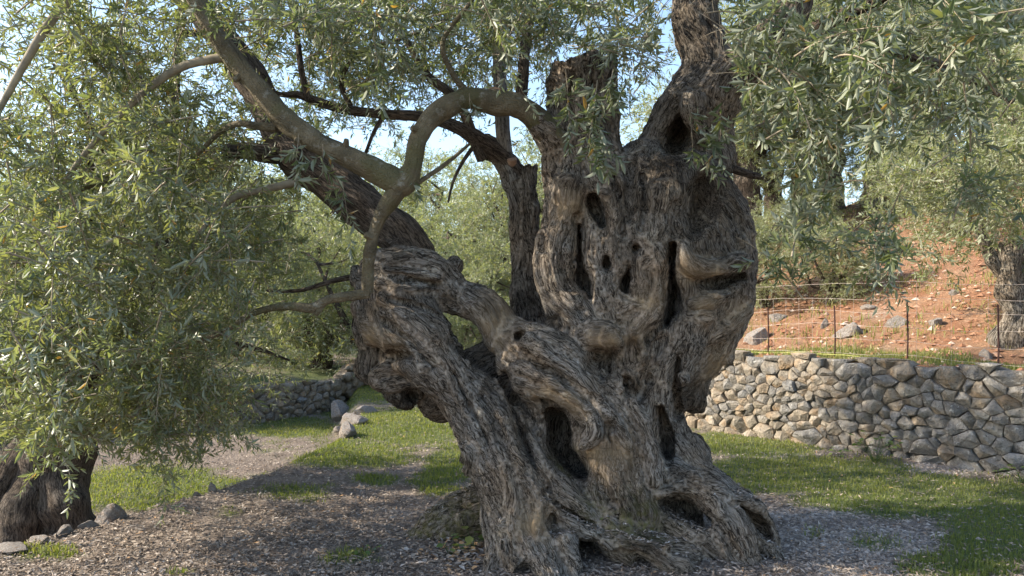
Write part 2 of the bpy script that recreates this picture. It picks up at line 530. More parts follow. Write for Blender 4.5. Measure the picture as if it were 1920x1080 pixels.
# --- left arm with the burl
add([(1010, 1010, -.36, 66), (980, 930, -.34, 72), (945, 860, -.30, 70), (915, 800, -.26, 62), (880, 745, -.22, 54), (835, 690, -.20, 58), (785, 635, -.16, 66), (755, 580, -.12, 62), (760, 522, -.05, 56)], .06)
add([(700, 610, -.14, 26), (735, 632, -.20, 28), (790, 668, -.23, 28), (830, 720, -.25, 26), (865, 780, -.27, 24), (890, 840, -.28, 26)], .035)
add([(705, 505, -.05, 30), (730, 495, -.13, 30), (775, 492, -.15, 28), (815, 505, -.13, 28), (845, 532, -.08, 30)], .035)
add([(690, 548, -.02, 24), (694, 590, -.06, 24), (705, 625, -.14, 24)], .03)
add([(672, 512, .02, 15), (680, 525, .0, 19), (700, 528, -.04, 20)], .02)
add([(680, 570, .04, 18), (682, 600, .05, 18), (690, 640, .06, 22)], .02)
# hanging lobes and chin
add([(698, 630, .06, 16), (690, 668, .07, 22), (686, 692, .07, 22), (692, 712, .06, 9)], .02)
add([(760, 650, .02, 40), (752, 690, -.02, 44), (756, 725, -.03, 40), (762, 752, -.03, 16)], .025)
add([(702, 705, -.09, 11), (722, 696, -.14, 14), (760, 690, -.18, 12)], .015)
add([(708, 720, -.10, 10), (735, 720, -.16, 13), (775, 715, -.18, 12), (800, 712, -.18, 10)], .015)
# --- bridge, with a window below it
add([(800, 525, -.02, 45), (855, 555, -.02, 36), (905, 575, -.06, 34), (938, 615, -.10, 32), (960, 655, -.16, 36), (1000, 680, -.2, 40)], .04)
add([(830, 530, .04, 22), (850, 500, .06, 18)], .02)
add([(868, 548, -.08, 22), (912, 590, -.13, 28), (930, 640, -.15, 22)], .03)
add([(830, 735, .12, 55), (880, 712, .14, 54), (925, 692, .14, 56), (970, 670, .16, 60)], .03)
# --- middle strands sweeping down to the right
add([(960, 625, -.1, 28), (1000, 645, -.22, 38), (1050, 665, -.30, 40), (1110, 720, -.32, 40), (1170, 790, -.31, 38), (1215, 850, -.29, 36)], .03)
add([(955, 680, -.20, 28), (985, 712, -.30, 28), (1040, 730, -.35, 26), (1090, 762, -.38, 26), (1122, 795, -.41, 20), (1105, 825, -.44, 15), (1086, 840, -.44, 9)], .025)
add([(1235, 720, -.22, 28), (1225, 780, -.26, 30), (1215, 850, -.29, 30), (1220, 910, -.31, 34)], .045)
add([(1150, 800, -.28, 50), (1145, 870, -.28, 64), (1160, 950, -.28, 74)], .06)
add([(930, 750, -.22, 30), (960, 810, -.31, 28), (1000, 870, -.36, 30), (1050, 930, -.40, 32), (1100, 975, -.44, 26)], .035)
# --- right side of the base
add([(1250, 770, -.04, 30), (1258, 830, -.08, 40), (1295, 895, -.14, 48), (1355, 945, -.18, 46), (1410, 995, -.22, 36), (1462, 1050, -.25, 16)], .05)
add([(1225, 880, -.25, 38), (1285, 905, -.28, 32), (1345, 930, -.28, 30), (1398, 962, -.30, 24), (1432, 1012, -.33, 18), (1455, 1050, -.36, 12)], .035)
add([(1300, 838, .0, 20), (1316, 855, .0, 18), (1322, 885, -.04, 16)], .02)
add([(1340, 960, -.28, 42), (1370, 1010, -.36, 42), (1400, 1070, -.45, 30)], .05)
add([(1230, 960, -.2, 54), (1290, 1000, -.3, 44), (1350, 1050, -.36, 36)], .05)
# --- foot: front root, runners
add([(985, 930, -.36, 58), (990, 1000, -.46, 64), (1010, 1060, -.54, 70), (1030, 1130, -.66, 70)], .05)
add([(930, 900, -.26, 22), (922, 960, -.36, 22), (935, 1030, -.48, 24), (925, 1090, -.58, 28)], .03)
add([(1150, 1000, -.45, 40), (1200, 1040, -.5, 40), (1280, 1060, -.45, 40)], .04)
add([(1060, 1030, -.60, 30), (1090, 1070, -.66, 30), (1110, 1120, -.74, 30)], .03)
add([(1200, 950, -.30, 42), (1180, 985, -.40, 36)], .04)
add([(870, 862, -.2, 12), (885, 855, -.25, 20), (915, 870, -.28, 28)], .025)
# mossy root running off to the left
add([(940, 955, .06, 60), (880, 970, .06, 50), (832, 992, .05, 42), (785, 1020, .04, 28), (745, 1045, .03, 14)], .03)
# --- upper right limb on two legs
add([(1218, 275, .16, 26), (1250, 215, .16, 30), (1300, 165, .14, 42), (1325, 120, .16, 48), (1308, 40, .2, 44), (1302, -60, .24, 42), (1300, -140, .26, 40)], .03)
add([(1345, 300, .16, 38), (1335, 240, .14, 38), (1345, 180, .1, 48), (1375, 140, .08, 46), (1425, 95, .06, 40), (1470, 40, .06, 36), (1490, -30, .06, 34), (1500, -110, .06, 30)], .03)
add([(1300, 190, .0, 22), (1303, 225, .02, 18), (1318, 262, .04, 14)], .015)
add([(1270, 280, .3, 50), (1290, 230, .3, 50)], .03)
add([(1100, 330, .04, 30), (1068, 292, -.02, 29), (1040, 266, -.08, 28), (1005, 226, -.14, 20)], .05)
# --- second stem behind
add([(1010, 640, .34, 50), (995, 560, .42, 36), (988, 470, .45, 26), (986, 380, .46, 24), (986, 300, .46, 23)], .03)
add([(972, 560, .4, 14), (972, 450, .42, 14), (964, 360, .43, 16), (945, 300, .44, 18), (915, 270, .46, 17)], .02)

# --- folds on the surface
ridge([(1092, 632, 24), (1120, 630, 27), (1146, 632, 24)], .018, -.9)
ridge([(1146, 634, 22), (1157, 655, 14), (1155, 690, 10), (1157, 722, 8)], .014, .1)
ridge([(1278, 464, 15), (1288, 490, 19), (1314, 504, 19), (1352, 502, 18), (1392, 490, 16)], .02, -.5)
ridge([(1292, 572, 9), (1325, 565, 13), (1360, 552, 13)], .016, -.4)
ridge([(1395, 585, 16), (1370, 605, 16), (1335, 630, 14)], .03, .3)
ridge([(1230, 470, 10), (1240, 510, 14), (1238, 550, 16), (1222, 590, 16), (1195, 622, 14)], .022, .25)
ridge([(1160, 500, 7), (1156, 540, 9), (1168, 572, 10), (1195, 575, 9)], .015, .3)
ridge([(1115, 420, 8), (1106, 470, 9), (1112, 530, 11), (1130, 575, 12)], .015, .3)
ridge([(1158, 400, 9), (1152, 450, 9), (1150, 500, 8)], .02, .4)
ridge([(1120, 300, 12), (1150, 318, 12), (1170, 300, 8)], .03, .3)
ridge([(990, 640, 15), (1060, 685, 16), (1112, 742, 16), (1155, 800, 15), (1185, 850, 12)], .018, -.05)
ridge([(975, 690, 12), (1020, 712, 14), (1070, 735, 14), (1115, 775, 13), (1112, 815, 13), (1092, 836, 9)], .014, -.25)
ridge([(970, 738, 9), (995, 748, 9), (1018, 768, 9), (1024, 792, 9), (1008, 812, 8)], .01, -.3)
ridge([(990, 742, 6), (1015, 752, 6), (1034, 775, 7), (1034, 796, 7)], .008, -.3)
ridge([(1200, 640, 12), (1195, 690, 12), (1185, 740, 12)], .02, .3)
ridge([(1165, 735, 11), (1190, 780, 14), (1218, 830, 14), (1222, 900, 15)], .018, .0)
ridge([(1040, 958, 16), (1080, 988, 16), (1130, 1008, 17), (1180, 1020, 15), (1225, 1035, 17), (1270, 1060, 18), (1330, 1100, 18)], .02, -.35)
ridge([(955, 880, 14), (965, 950, 14), (955, 1020, 16), (970, 1060, 12)], .025, .3)
ridge([(1000, 890, 14), (1020, 940, 16), (1010, 1000, 16)], .03, .35)
ridge([(1235, 925, 10), (1275, 920, 12), (1320, 935, 12), (1350, 965, 10)], .016, .1)
ridge([(1375, 940, 9), (1410, 945, 9), (1440, 975, 9), (1458, 1015, 8)], .014, .0)
ridge([(720, 560, 14), (770, 600, 16), (820, 650, 16), (850, 700, 14), (880, 770, 12)], .03, .4)
ridge([(715, 535, 10), (760, 542, 12), (810, 540, 10)], .02, .2)
ridge([(725, 505, 9), (770, 512, 10), (820, 520, 9)], .02, .3)
ridge([(870, 835, 10), (885, 850, 16), (880, 880, 14)], .02, .1)

# deep creases between the strands
def crease(spec, depth=.05, k=.014):
    hollow(spec, depth, k, -.005)
crease([(1172, 715, 6), (1178, 760, 8), (1192, 830, 8), (1188, 905, 7), (1200, 950, 5)], .06)
crease([(1030, 690, 5), (1085, 735, 6), (1130, 790, 7), (1150, 850, 6)], .05)
crease([(1240, 640, 7), (1222, 690, 8), (1205, 740, 6)], .06)
crease([(1272, 670, 8), (1268, 730, 10), (1275, 775, 10)], .14)
crease([(905, 740, 6), (935, 800, 8), (962, 870, 8), (985, 940, 7), (990, 1000, 6)], .06)
crease([(850, 700, 5), (880, 760, 6), (915, 830, 6)], .035)
crease([(960, 742, 6), (985, 765, 7), (1005, 790, 7)], .05)
crease([(925, 930, 5), (945, 980, 6), (945, 1040, 6)], .05)
crease([(1020, 1000, 6), (1050, 1040, 7), (1062, 1075, 8)], .06)
crease([(1120, 900, 5), (1150, 950, 6), (1165, 990, 5)], .04)
crease([(1290, 930, 5), (1350, 985, 6), (1380, 1040, 6)], .04)
crease([(1062, 420, 4), (1052, 480, 5), (1064, 540, 5)], .03)
crease([(1025, 330, 4), (1026, 400, 5), (1018, 470, 4)], .03)
crease([(1215, 640, 5), (1240, 610, 6)], .04)
crease([(1205, 330, 5), (1208, 390, 6), (1200, 440, 5)], .035)
crease([(1150, 330, 5), (1165, 380, 6), (1170, 440, 5)], .04)
crease([(1110, 130, 5), (1108, 200, 6), (1118, 270, 5)], .04)
crease([(1072, 140, 5), (1068, 210, 6), (1062, 270, 5)], .04)
crease([(730, 560, 4), (790, 575, 5), (840, 600, 4)], .03)
crease([(735, 520, 4), (780, 525, 6), (825, 535, 4)], .04)
crease([(715, 600, 4), (770, 640, 5), (810, 690, 5)], .03)
# small burls and pits all over
rb = np.random.default_rng(5)
for _ in range(90):
    u, v = rb.uniform(690, 1450), rb.uniform(300, 1040)
    d = surf(u, v)
    if d is None or d > .15: continue
    r = rb.uniform(5, 15)
    if rb.uniform() < .62:
        a = rb.uniform(0, 6.28); l = rb.uniform(3, 14)
        add([(u, v, d + .4 * r * DT / F, r), (u + l * math.cos(a), v + l * math.sin(a), d + .45 * r * DT / F, r * .8)], .022)
    else:
        cut([(u, v, d - .3 * r * DT / F, r), (u + rb.uniform(-6, 6), v + rb.uniform(4, 16), d - .35 * r * DT / F, r * .8)], .018)
# --- hollows
cut([(852, 622, -.6, 12), (852, 622, .7, 13)], .012)
cut([(872, 626, -.6, 21), (872, 628, .7, 21)], .012)
cut([(890, 634, -.6, 10), (890, 634, .7, 12)], .012)
cut([(850, 640, -.30, 12), (888, 664, -.24, 24), (918, 682, -.20, 20)], .015)
cut([(862, 655, -.16, 16), (892, 676, -.12, 26), (915, 690, -.10, 18)], .015)
hollow([(1034, 776, 12), (1048, 790, 23), (1050, 815, 26), (1056, 845, 24), (1076, 870, 20), (1094, 888, 12)], .34, .01)
hollow([(1238, 765, 8), (1244, 800, 15), (1251, 835, 18), (1254, 856, 12)], .26, .012)
hollow([(1248, 944, 13), (1275, 950, 20), (1300, 962, 22), (1322, 976, 16)], .24, .01)
hollow([(1388, 948, 6), (1414, 968, 12), (1434, 995, 12), (1445, 1014, 7)], .16, .01)
hollow([(1034, 962, 11), (1040, 985, 13)], .07, .012)
hollow([(1098, 1020, 12), (1108, 1045, 16), (1104, 1072, 18)], .16, .014)
hollow([(1200, 1056, 12), (1214, 1060, 12)], .14, .012)
hollow([(985, 1082, 22)], .22, .012)
hollow([(1019, 929, 4), (1055, 952, 6), (1090, 972, 7), (1140, 996, 5)], .08, .01)
hollow([(945, 700, 10), (958, 755, 10), (984, 830, 10), (1010, 890, 9), (1040, 930, 6)], .11, .016)
hollow([(975, 630, 11)], .10, .01)
hollow([(1118, 676, 16), (1132, 698, 14)], .08, .016)
hollow([(1185, 650, 9), (1192, 690, 12)], .025, .025)
hollow([(1205, 702, 10), (1218, 714, 8)], .03, .02)
hollow([(1145, 802, 12)], .03, .02)
hollow([(1110, 374, 14), (1117, 394, 16), (1131, 420, 11)], .18, .01)
hollow([(1086, 425, 7), (1086, 465, 9), (1088, 500, 11), (1094, 526, 15), (1107, 556, 8)], .22, .008)
hollow([(1136, 484, 9), (1137, 498, 10)], .14, .008)
hollow([(1178, 506, 10), (1174, 528, 14), (1172, 546, 12)], .2, .008)
hollow([(1193, 466, 11)], .1, .01)
hollow([(1261, 462, 8), (1258, 500, 11), (1263, 540, 16), (1262, 575, 15), (1252, 606, 10)], .3, .01)
hollow([(1322, 345, 20), (1322, 385, 30), (1308, 424, 16)], .08, .035)
hollow([(1318, 532, 9), (1350, 530, 14), (1388, 520, 13)], .10, .014)
hollow([(1181, 310, 8), (1181, 360, 10), (1182, 408, 8)], .04, .025)
hollow([(1036, 602, 11), (1044, 612, 8)], .18, .01)
hollow([(1272, 222, 6), (1274, 250, 18), (1264, 274, 18)], .22, .012)
hollow([(735, 668, 14), (765, 668, 12)], .12, .015)
hollow([(772, 744, 16)], .07, .02)
hollow([(1272, 385, 10), (1268, 430, 9)], .02, .03)
# ragged saw cut across the two stumps
for (u, v, dy, hw) in ((1092, 124, .05, 100), (985, 316, .46, 60)):
    c = P(u, v, DT + dy); w = hw * DT / F
    ix = np.nonzero(np.abs(gx - c[0]) < w)[0]; iy = np.nonzero(np.abs(gy - c[1]) < 0.3)[0]; iz = np.nonzero((gz > c[2] - 0.12) & (gz < c[2] + 0.35))[0]
    if u == 985: ix = ix[gx[ix] > c[0] - 26 * DT / F]
    sl = np.ix_(ix, iy, iz)
    xx, yy = np.meshgrid(gx[ix], gy[iy], indexing='ij')
    h = c[2] + 0.075 * noise2(xx, yy, 9, 5) + 0.03 * noise2(xx, yy, 34, 6)
    FIELD[sl] = np.maximum(FIELD[sl], gz[iz][None, None, :] - h[:, :, None])

def surface_nets():
    inside = FIELD < 0
    cs = np.zeros(tuple(np.array(FIELD.shape) - 1), dtype=np.uint8)
    for dx in (0, 1):
        for dy in (0, 1):
            for dz in (0, 1):
                cs += inside[dx:dx + cs.shape[0], dy:dy + cs.shape[1], dz:dz + cs.shape[2]]
    act = (cs > 0) & (cs < 8)
    cells = np.argwhere(act)
    index = np.full(cs.shape, -1, dtype=np.int32)
    index[act] = np.arange(len(cells))
    corner = {}
    for c in np.ndindex(2, 2, 2):
        corner[c] = FIELD[cells[:, 0] + c[0], cells[:, 1] + c[1], cells[:, 2] + c[2]]
    acc = np.zeros((len(cells), 3), dtype=np.float32); cnt = np.zeros(len(cells), dtype=np.float32)
    for c in np.ndindex(2, 2, 2):
        for ax in range(3):
            if c[ax]: continue
            e = list(c); e[ax] = 1; e = tuple(e)
            a, b = corner[c], corner[e]
            m = (a < 0) != (b < 0)
            t = np.where(m, a / np.where(m, a - b, 1), 0)
            pos = np.tile(np.array(c, dtype=np.float32), (len(cells), 1)); pos[:, ax] = t
            acc[m] += pos[m]; cnt[m] += 1
    verts = (cells + acc / cnt[:, None]) * HV + ORI
    faces = []
    for ax in range(3):
        b1, b2 = (ax + 1) % 3, (ax + 2) % 3
        s0 = [slice(None)] * 3; s1 = [slice(None)] * 3
        s0[ax] = slice(0, -1); s1[ax] = slice(1, None)
        A = inside[tuple(s0)]; B = inside[tuple(s1)]
        e = np.argwhere(A != B)
        ok = (e[:, b1] > 0) & (e[:, b2] > 0) & (e[:, b1] < cs.shape[b1]) & (e[:, b2] < cs.shape[b2])
        e = e[ok]
        flip = ~A[e[:, 0], e[:, 1], e[:, 2]]
        q = []
        for (i, j) in ((0, 0), (-1, 0), (-1, -1), (0, -1)):
            c = e.copy(); c[:, b1] += i; c[:, b2] += j
            q.append(index[c[:, 0], c[:, 1], c[:, 2]])
        q = np.stack(q, 1)
        q[flip] = q[flip][:, ::-1]
        faces.append(q)
    f = np.vstack(faces)
    return verts, f[(f >= 0).all(1)], cells

tv, tf, tc = surface_nets()
# keep the main connected body only
lab = np.arange(len(tv))
e0 = np.concatenate([tf[:, 0], tf[:, 1], tf[:, 2]]); e1 = np.concatenate([tf[:, 1], tf[:, 2], tf[:, 3]])
for _ in range(400):
    m = np.minimum(lab[e0], lab[e1]); old = lab.copy()
    np.minimum.at(lab, e0, m); np.minimum.at(lab, e1, m)
    lab = lab[lab]
    if (lab == old).all(): break
big = np.bincount(lab).argmax(); keep = lab == big
remap = np.cumsum(keep) - 1
tf = remap[tf[keep[tf].all(1)]]; tv = tv[keep]; tc = tc[keep]

def vert_normals(v, f):
    n = np.cross(v[f[:, 2]] - v[f[:, 0]], v[f[:, 3]] - v[f[:, 1]])
    out = np.zeros_like(v)
    for k in range(4):
        for a in range(3):
            out[:, a] += np.bincount(f[:, k], n[:, a], len(v))
    return norm(out)
tn = vert_normals(tv, tf)
# grain coordinates follow the strand each point belongs to
vid = IDS[tc[:, 0], tc[:, 1], tc[:, 2]].copy()
for dx in (0, 1):
    for dz in (0, 1):
        alt = IDS[np.minimum(tc[:, 0] + dx, dims[0] - 1), np.minimum(tc[:, 1] + 1, dims[1] - 1), np.minimum(tc[:, 2] + dz, dims[2] - 1)]
        vid = np.where(vid == 255, alt, vid)
tuv = tv.astype(np.float32) * np.array((1, 1, 0.3), dtype=np.float32)
for cid, pts in enumerate(CHAINS):
    sel = np.nonzero(vid == cid)[0]
    if not len(sel): continue
    pp = tv[sel]; t, n, b = frames(pts[:, :3])
    s = np.concatenate([[0], np.cumsum(np.linalg.norm(np.diff(pts[:, :3], axis=0), axis=1))])
    best = np.full(len(sel), 1e9); uvw = np.zeros((len(sel), 3))
    for i in range(len(pts) - 1):
        e = pts[i + 1, :3] - pts[i, :3]; L2 = e @ e + 1e-9
        tt = np.clip((pp - pts[i, :3]) @ e / L2, 0, 1)
        off = pp - pts[i, :3] - tt[:, None] * e
        dd = np.linalg.norm(off, axis=1) - (pts[i, 3] + tt * (pts[i + 1, 3] - pts[i, 3]))
        nn = n[i] * (1 - tt[:, None]) + n[i + 1] * tt[:, None]; bb = b[i] * (1 - tt[:, None]) + b[i + 1] * tt[:, None]
        cand = np.stack([(off * nn).sum(1), (off * bb).sum(1), 0.20 * (s[i] + tt * (s[i + 1] - s[i]))], 1)
        m = dd < best
        best[m] = dd[m]; uvw[m] = cand[m]
    # slow twist of the grain round each strand
    a = uvw[:, 2] * 4.5
    x, y = uvw[:, 0] * np.cos(a) - uvw[:, 1] * np.sin(a), uvw[:, 0] * np.sin(a) + uvw[:, 1] * np.cos(a)
    tuv[sel] = np.stack([x, y, uvw[:, 2]], 1) + cid * 3.17
wob = np.stack([vnoise(tv * 6, 40), vnoise(tv * 6, 41), vnoise(tv * 6, 42)], 1)
wob2 = np.stack([vnoise(tv * 19, 43), vnoise(tv * 19, 44), vnoise(tv * 19, 45)], 1)
tuv2 = tuv + wob * 0.018 + wob2 * 0.006
def ridged(n): return 1 - 2 * np.abs(n)
# where two strands meet the grain has no direction
seam = np.zeros(len(tv), dtype=np.float32)
sf = (vid[tf] != vid[tf][:, :1]).any(1)
seam[tf[sf].ravel()] = 1.0
def smooth_attr(a, it):
    ed = np.concatenate([tf[:, [0, 1]], tf[:, [1, 2]], tf[:, [2, 3]], tf[:, [3, 0]]])
    deg = np.bincount(ed[:, 0], minlength=len(tv)) + np.bincount(ed[:, 1], minlength=len(tv))
    for _ in range(it):
        a = (a + (np.bincount(ed[:, 0], a[ed[:, 1]], len(tv)) + np.bincount(ed[:, 1], a[ed[:, 0]], len(tv))) / np.maximum(deg, 1)) * 0.5
    return a
seam = np.clip(np.maximum(seam, smooth_attr(seam, 1)), 0, 1)
disp = 0.009 * fbm(tuv2 * np.array((13, 13, 9)), 2, 11) + 0.005 * ridged(vnoise(tuv2 * 26, 12)) \
     - 0.009 * np.clip(1 - np.abs(vnoise(tuv2 * 40, 17)) / .16, 0, 1) + 0.004 * ridged(vnoise(tuv2 * 50, 13)) + 0.003 * vnoise(tuv2 * 95, 14)
soft = smooth_attr(disp, 6)
disp = disp * (1 - seam) + soft * seam + 0.030 * fbm(tv * 6, 3, 15) + 0.010 * fbm(tv * 17, 2, 16)
def spots(v, lst):
    o = np.zeros(len(v))
    for (u, w, dy, r) in lst:
        c = P(u, w, DT + dy); rr = r * DT / F
        o = np.maximum(o, np.exp(-((v - c) ** 2).sum(1) / (rr * rr)))
    return o
warm = spots(tv, [(1120, 632, -.47, 26), (1150, 635, -.5, 24), (1157, 680, -.45, 22), (1030, 752, -.45, 26), (1070, 765, -.48, 28), (1005, 760, -.42, 26), (1110, 850, -.42, 30),
    (1300, 503, -.4, 30), (1340, 508, -.38, 28), (1330, 560, -.36, 26), (700, 632, -.22, 26), (740, 645, -.28, 26), (1380, 590, -.15, 30), (1066, 390, -.28, 30), (1345, 690, -.1, 40), (1145, 850, -.38, 40), (1000, 985, -.6, 30),
    (930, 600, -.2, 40), (940, 640, -.2, 30), (1225, 560, -.37, 26), (1190, 630, -.36, 24)])
warm = np.clip(warm * (0.75 + 0.5 * vnoise(tv * 14, 33)), 0, 1)
moss = spots(tv, [(1200, 980, -.45, 45), (1170, 990, -.5, 36), (1240, 990, -.5, 30), (860, 985, .0, 60), (810, 1005, .0, 50), (905, 965, -.02, 45), (1060, 860, -.3, 25), (885, 870, -.3, 22), (1110, 960, -.42, 30)])
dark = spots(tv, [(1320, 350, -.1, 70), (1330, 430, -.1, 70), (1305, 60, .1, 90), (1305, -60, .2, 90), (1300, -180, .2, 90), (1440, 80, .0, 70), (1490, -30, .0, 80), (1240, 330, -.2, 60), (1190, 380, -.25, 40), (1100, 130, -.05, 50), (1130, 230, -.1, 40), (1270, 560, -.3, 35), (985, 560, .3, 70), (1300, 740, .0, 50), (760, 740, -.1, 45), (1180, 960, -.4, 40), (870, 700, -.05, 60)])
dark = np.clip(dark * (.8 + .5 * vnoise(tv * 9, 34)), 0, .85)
smoothness = np.clip(warm, 0, 1) * 0.65
tv = tv + tn * (disp * (1 - smoothness))[:, None]
print('trunk verts', len(tv))
olive = thing('olive_tree', 'ancient olive with a huge gnarled hollow trunk in the middle of the grove', 'tree', P(1130, 1015, 4.8) * np.array((1, 1, 0)))
OL = np.array(olive.location)
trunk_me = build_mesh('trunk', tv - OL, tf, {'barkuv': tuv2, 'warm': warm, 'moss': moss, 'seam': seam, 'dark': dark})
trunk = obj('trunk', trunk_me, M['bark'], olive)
trunk['label'] = 'twisted grey trunk with burls, ridges and dark hollows'
del FIELD, IDS
# ------------------------------------------------------------------ terraces
def sstep(a, b, x):
    t = np.clip((x - a) / (b - a), 0, 1)
    return t * t * (3 - 2 * t)
def sd_poly(x, y, pts):
    """signed distance to a polyline, positive on its left"""
    pts = np.asarray(pts, dtype=float)
    best = np.full(np.shape(x), 1e9); sg = np.ones(np.shape(x))
    for a, b in zip(pts[:-1], pts[1:]):
        e = b - a; L2 = e @ e
        t = np.clip(((x - a[0]) * e[0] + (y - a[1]) * e[1]) / L2, 0, 1)
        dx, dy = x - a[0] - t * e[0], y - a[1] - t * e[1]
        d = np.hypot(dx, dy)
        c = e[0] * (y - a[1]) - e[1] * (x - a[0])
        m = d < best
        best = np.where(m, d, best); sg = np.where(m, np.where(c >= 0, 1, -1), sg)
    return best * sg
EDGE = [(-5.6, 1.5), (-3.75, 3.8), (-3.13, 4.64), (-2.35, 6.19), (-2.13, 6.9), (-1.9, 8.4), (-2.0, 10.0), (-2.4, 11.8), (-2.75, 13.6), (-2.75, 16)]
WALL_R = np.array([(-0.2, 15.0), (0.55, 12.2), (1.0, 10.8), (2.2, 9.3), (4.4, 6.7), (7.4, 3.15), (9.5, 0.6)])
WALL_L = np.array([(-9.0, 8.4), (-6.2, 10.1), (-4.24, 11.4), (-3.45, 12.7), (-2.8, 13.9)])
WN = np.array((0.763, 0.646))      # horizontal direction into the hill behind the right wall
WNL = np.array((-0.5, 0.866))
def ground_h(x, y):
    x = np.asarray(x, dtype=float); y = np.asarray(y, dtype=float)
    low = sstep(-0.05, 0.32, sd_poly(x, y, EDGE) + 0.05 * noise2(x, y, 3.0, 61))
    z = -0.35 * low
    z = z + 0.025 * noise2(x, y, 1.1, 62) + 0.008 * noise2(x, y, 6.0, 63)
    # the trunk stands on a slight swelling
    z = z + 0.05 * np.exp(-(((x - 0.45) / 1.2) ** 2 + ((y - 4.75) / 0.8) ** 2))
    z = z + 0.03 * np.maximum(y - 16, 0) * (y > 16)
    # wooded hills closing the valley
    rr = np.hypot(x, y)
    z = z + sstep(38, 110, rr) * (9 + 5 * noise2(x, y, .02, 68))
    return z
def hill_h(s, t):
    base = 0.90 * np.clip(t / 3.0, 0, 1)
    z = base + 0.02 * s + 0.385 * np.maximum(s - 1.2, 0) * (1 / (1 + np.maximum(s - 1.2, 0) * 0.022))
    return z + np.clip(s, 0, 1) * (0.16 * noise2(s * .5, t, 0.9, 64) + 0.05 * noise2(s * .6, t, 3.5, 65) + 0.02 * noise2(s, t, 9, 67))
def hill_pt(t, s):
    seg = np.linalg.norm(np.diff(WALL_R, axis=0), axis=1); c = np.concatenate([[0], np.cumsum(seg)])
    x = np.interp(t, c, WALL_R[:, 0]) + s * WN[0]; y = np.interp(t, c, WALL_R[:, 1]) + s * WN[1]
    return x, y
HILL_LEN = np.linalg.norm(np.diff(WALL_R, axis=0), axis=1).sum()
def hill_ts(x, y):
    tt = np.linspace(0, HILL_LEN, 481)
    hx, hy = hill_pt(tt, np.zeros_like(tt))
    cr = (x[:, None] - hx) * WN[1] - (y[:, None] - hy) * WN[0]
    k = np.argmin(np.abs(cr), axis=1)
    s = (x - hx[k]) * WN[0] + (y - hy[k]) * WN[1]
    return tt[k], np.where(np.abs(cr[np.arange(len(x)), k]) < .05, s, -1)
def hill_at_pixel(u, v):
    """first point of the hillside on the line of sight through (u, v)"""
    d = np.arange(6.0, 45, 0.04)
    p = np.array([P(u, v, q) for q in d])
    t, s = hill_ts(p[:, 0], p[:, 1])
    z = hill_h(s, t)
    hit = np.nonzero((s > .12) & (p[:, 2] <= z))[0]
    if not len(hit):
        ok = np.nonzero(s > 4)[0]; k = ok[np.argmin((p[ok, 2] - z[ok]))]
        print('no hill at', u, v, 'gap', p[k, 2] - z[k])
    else: k = hit[0]
    return np.array((p[k, 0], p[k, 1], z[k])), s[k], t[k]

GRASS = [(760, 800, 150, 40, 1.1), (640, 850, 170, 34, 1.0), (850, 875, 70, 55, .9), (560, 925, 130, 34, .55), (700, 900, 60, 15, .8), (820, 905, 60, 45, .8),
         (290, 852, 190, 36, 1.3), (540, 757, 130, 22, .9), (90, 880, 120, 25, .9), (1400, 832, 190, 30, 1.0), (1480, 890, 260, 40, 1.05), (1750, 930, 280, 45, 1.1), (1890, 990, 150, 70, 1.0),
         (1650, 1015, 120, 30, .5), (1820, 1060, 170, 45, .7), (90, 1035, 80, 18, .7), (650, 1050, 90, 30, .45), (330, 1075, 50, 14, .7), (700, 735, 120, 22, 1.0), (1530, 1000, 60, 30, .5), (430, 960, 60, 18, .5), (1060, 790, 600, 40, .8)]
PALE = [(1610, 1020, 170, 45, 1.0), (1520, 965, 140, 20, .8), (1780, 878, 160, 14, .9), (1450, 850, 130, 12, .6), (760, 960, 80, 25, .5), (560, 840, 100, 22, .4), (1600, 1075, 160, 30, .8)]
def ell(u, v, lst):
    o = np.zeros(np.shape(u))
    for (a, b, ra, rb, w) in lst:
        o = np.maximum(o, w * np.exp(-(((u - a) / ra) ** 2 + ((v - b) / rb) ** 2)))
    return o
def masks(x, y):
    yy = np.maximum(y, 1.0)
    u = 960 + F * x / yy; v = HORIZON + F * CAMH / yy
    n = noise2(x, y, 2.2, 70) * 0.5 + noise2(x, y, 8.0, 71) * 0.5 + noise2(x, y, 25.0, 73) * 0.25
    g = sstep(0.30, 0.62, ell(u, v, GRASS) + 0.42 * n)
    far = sstep(11, 16, y) * 0.6
    g = np.maximum(g, far * sstep(-.2, .4, n))
    g = np.maximum(g, sstep(30, 50, np.hypot(x, y)) * .9)
    p = sstep(0.25, 0.7, ell(u, v, PALE) + 0.35 * noise2(x, y, 5.0, 72))
    return g, p

def ground_mat(name, litter, soil, pale, grass):
    k = NT(name)
    co = k.n('TexCoord').outputs['Object']
    g = k.attr('grass').outputs['Fac']; p = k.attr('pale').outputs['Fac']
    a = k.noise(co, 3, 5, 0.6); b = k.noise(co, 38, 4, 0.65); c = k.noise(co, 120, 3, 0.6)
    col = k.mix(k.maprange(a, 0.35, 0.65), litter, soil)
    col = k.mix(k.maprange(b, 0.52, 0.66), col, k.mix(1.0, col, (1.7, 1.6, 1.5), 'MULTIPLY'))
    col = k.mix(k.math('MULTIPLY', p, k.maprange(b, 0.4, 0.6)), col, pale)
    col = k.mix(k.maprange(c, 0.56, 0.68), col, k.mix(1.0, col, (0.4, 0.4, 0.4), 'MULTIPLY'))
    col = k.mix(k.math('MULTIPLY', g, k.maprange(k.noise(co, 60, 3), 0.3, 0.6, 0.5, 1.0)), col, k.mix(a, grass, tuple(x * 1.6 for x in grass)))
    k.bump(k.math('ADD', b, k.math('MULTIPLY', c, 0.5)), 0.8, 0.03)
    return k.done(col, 0.95, 0.15)
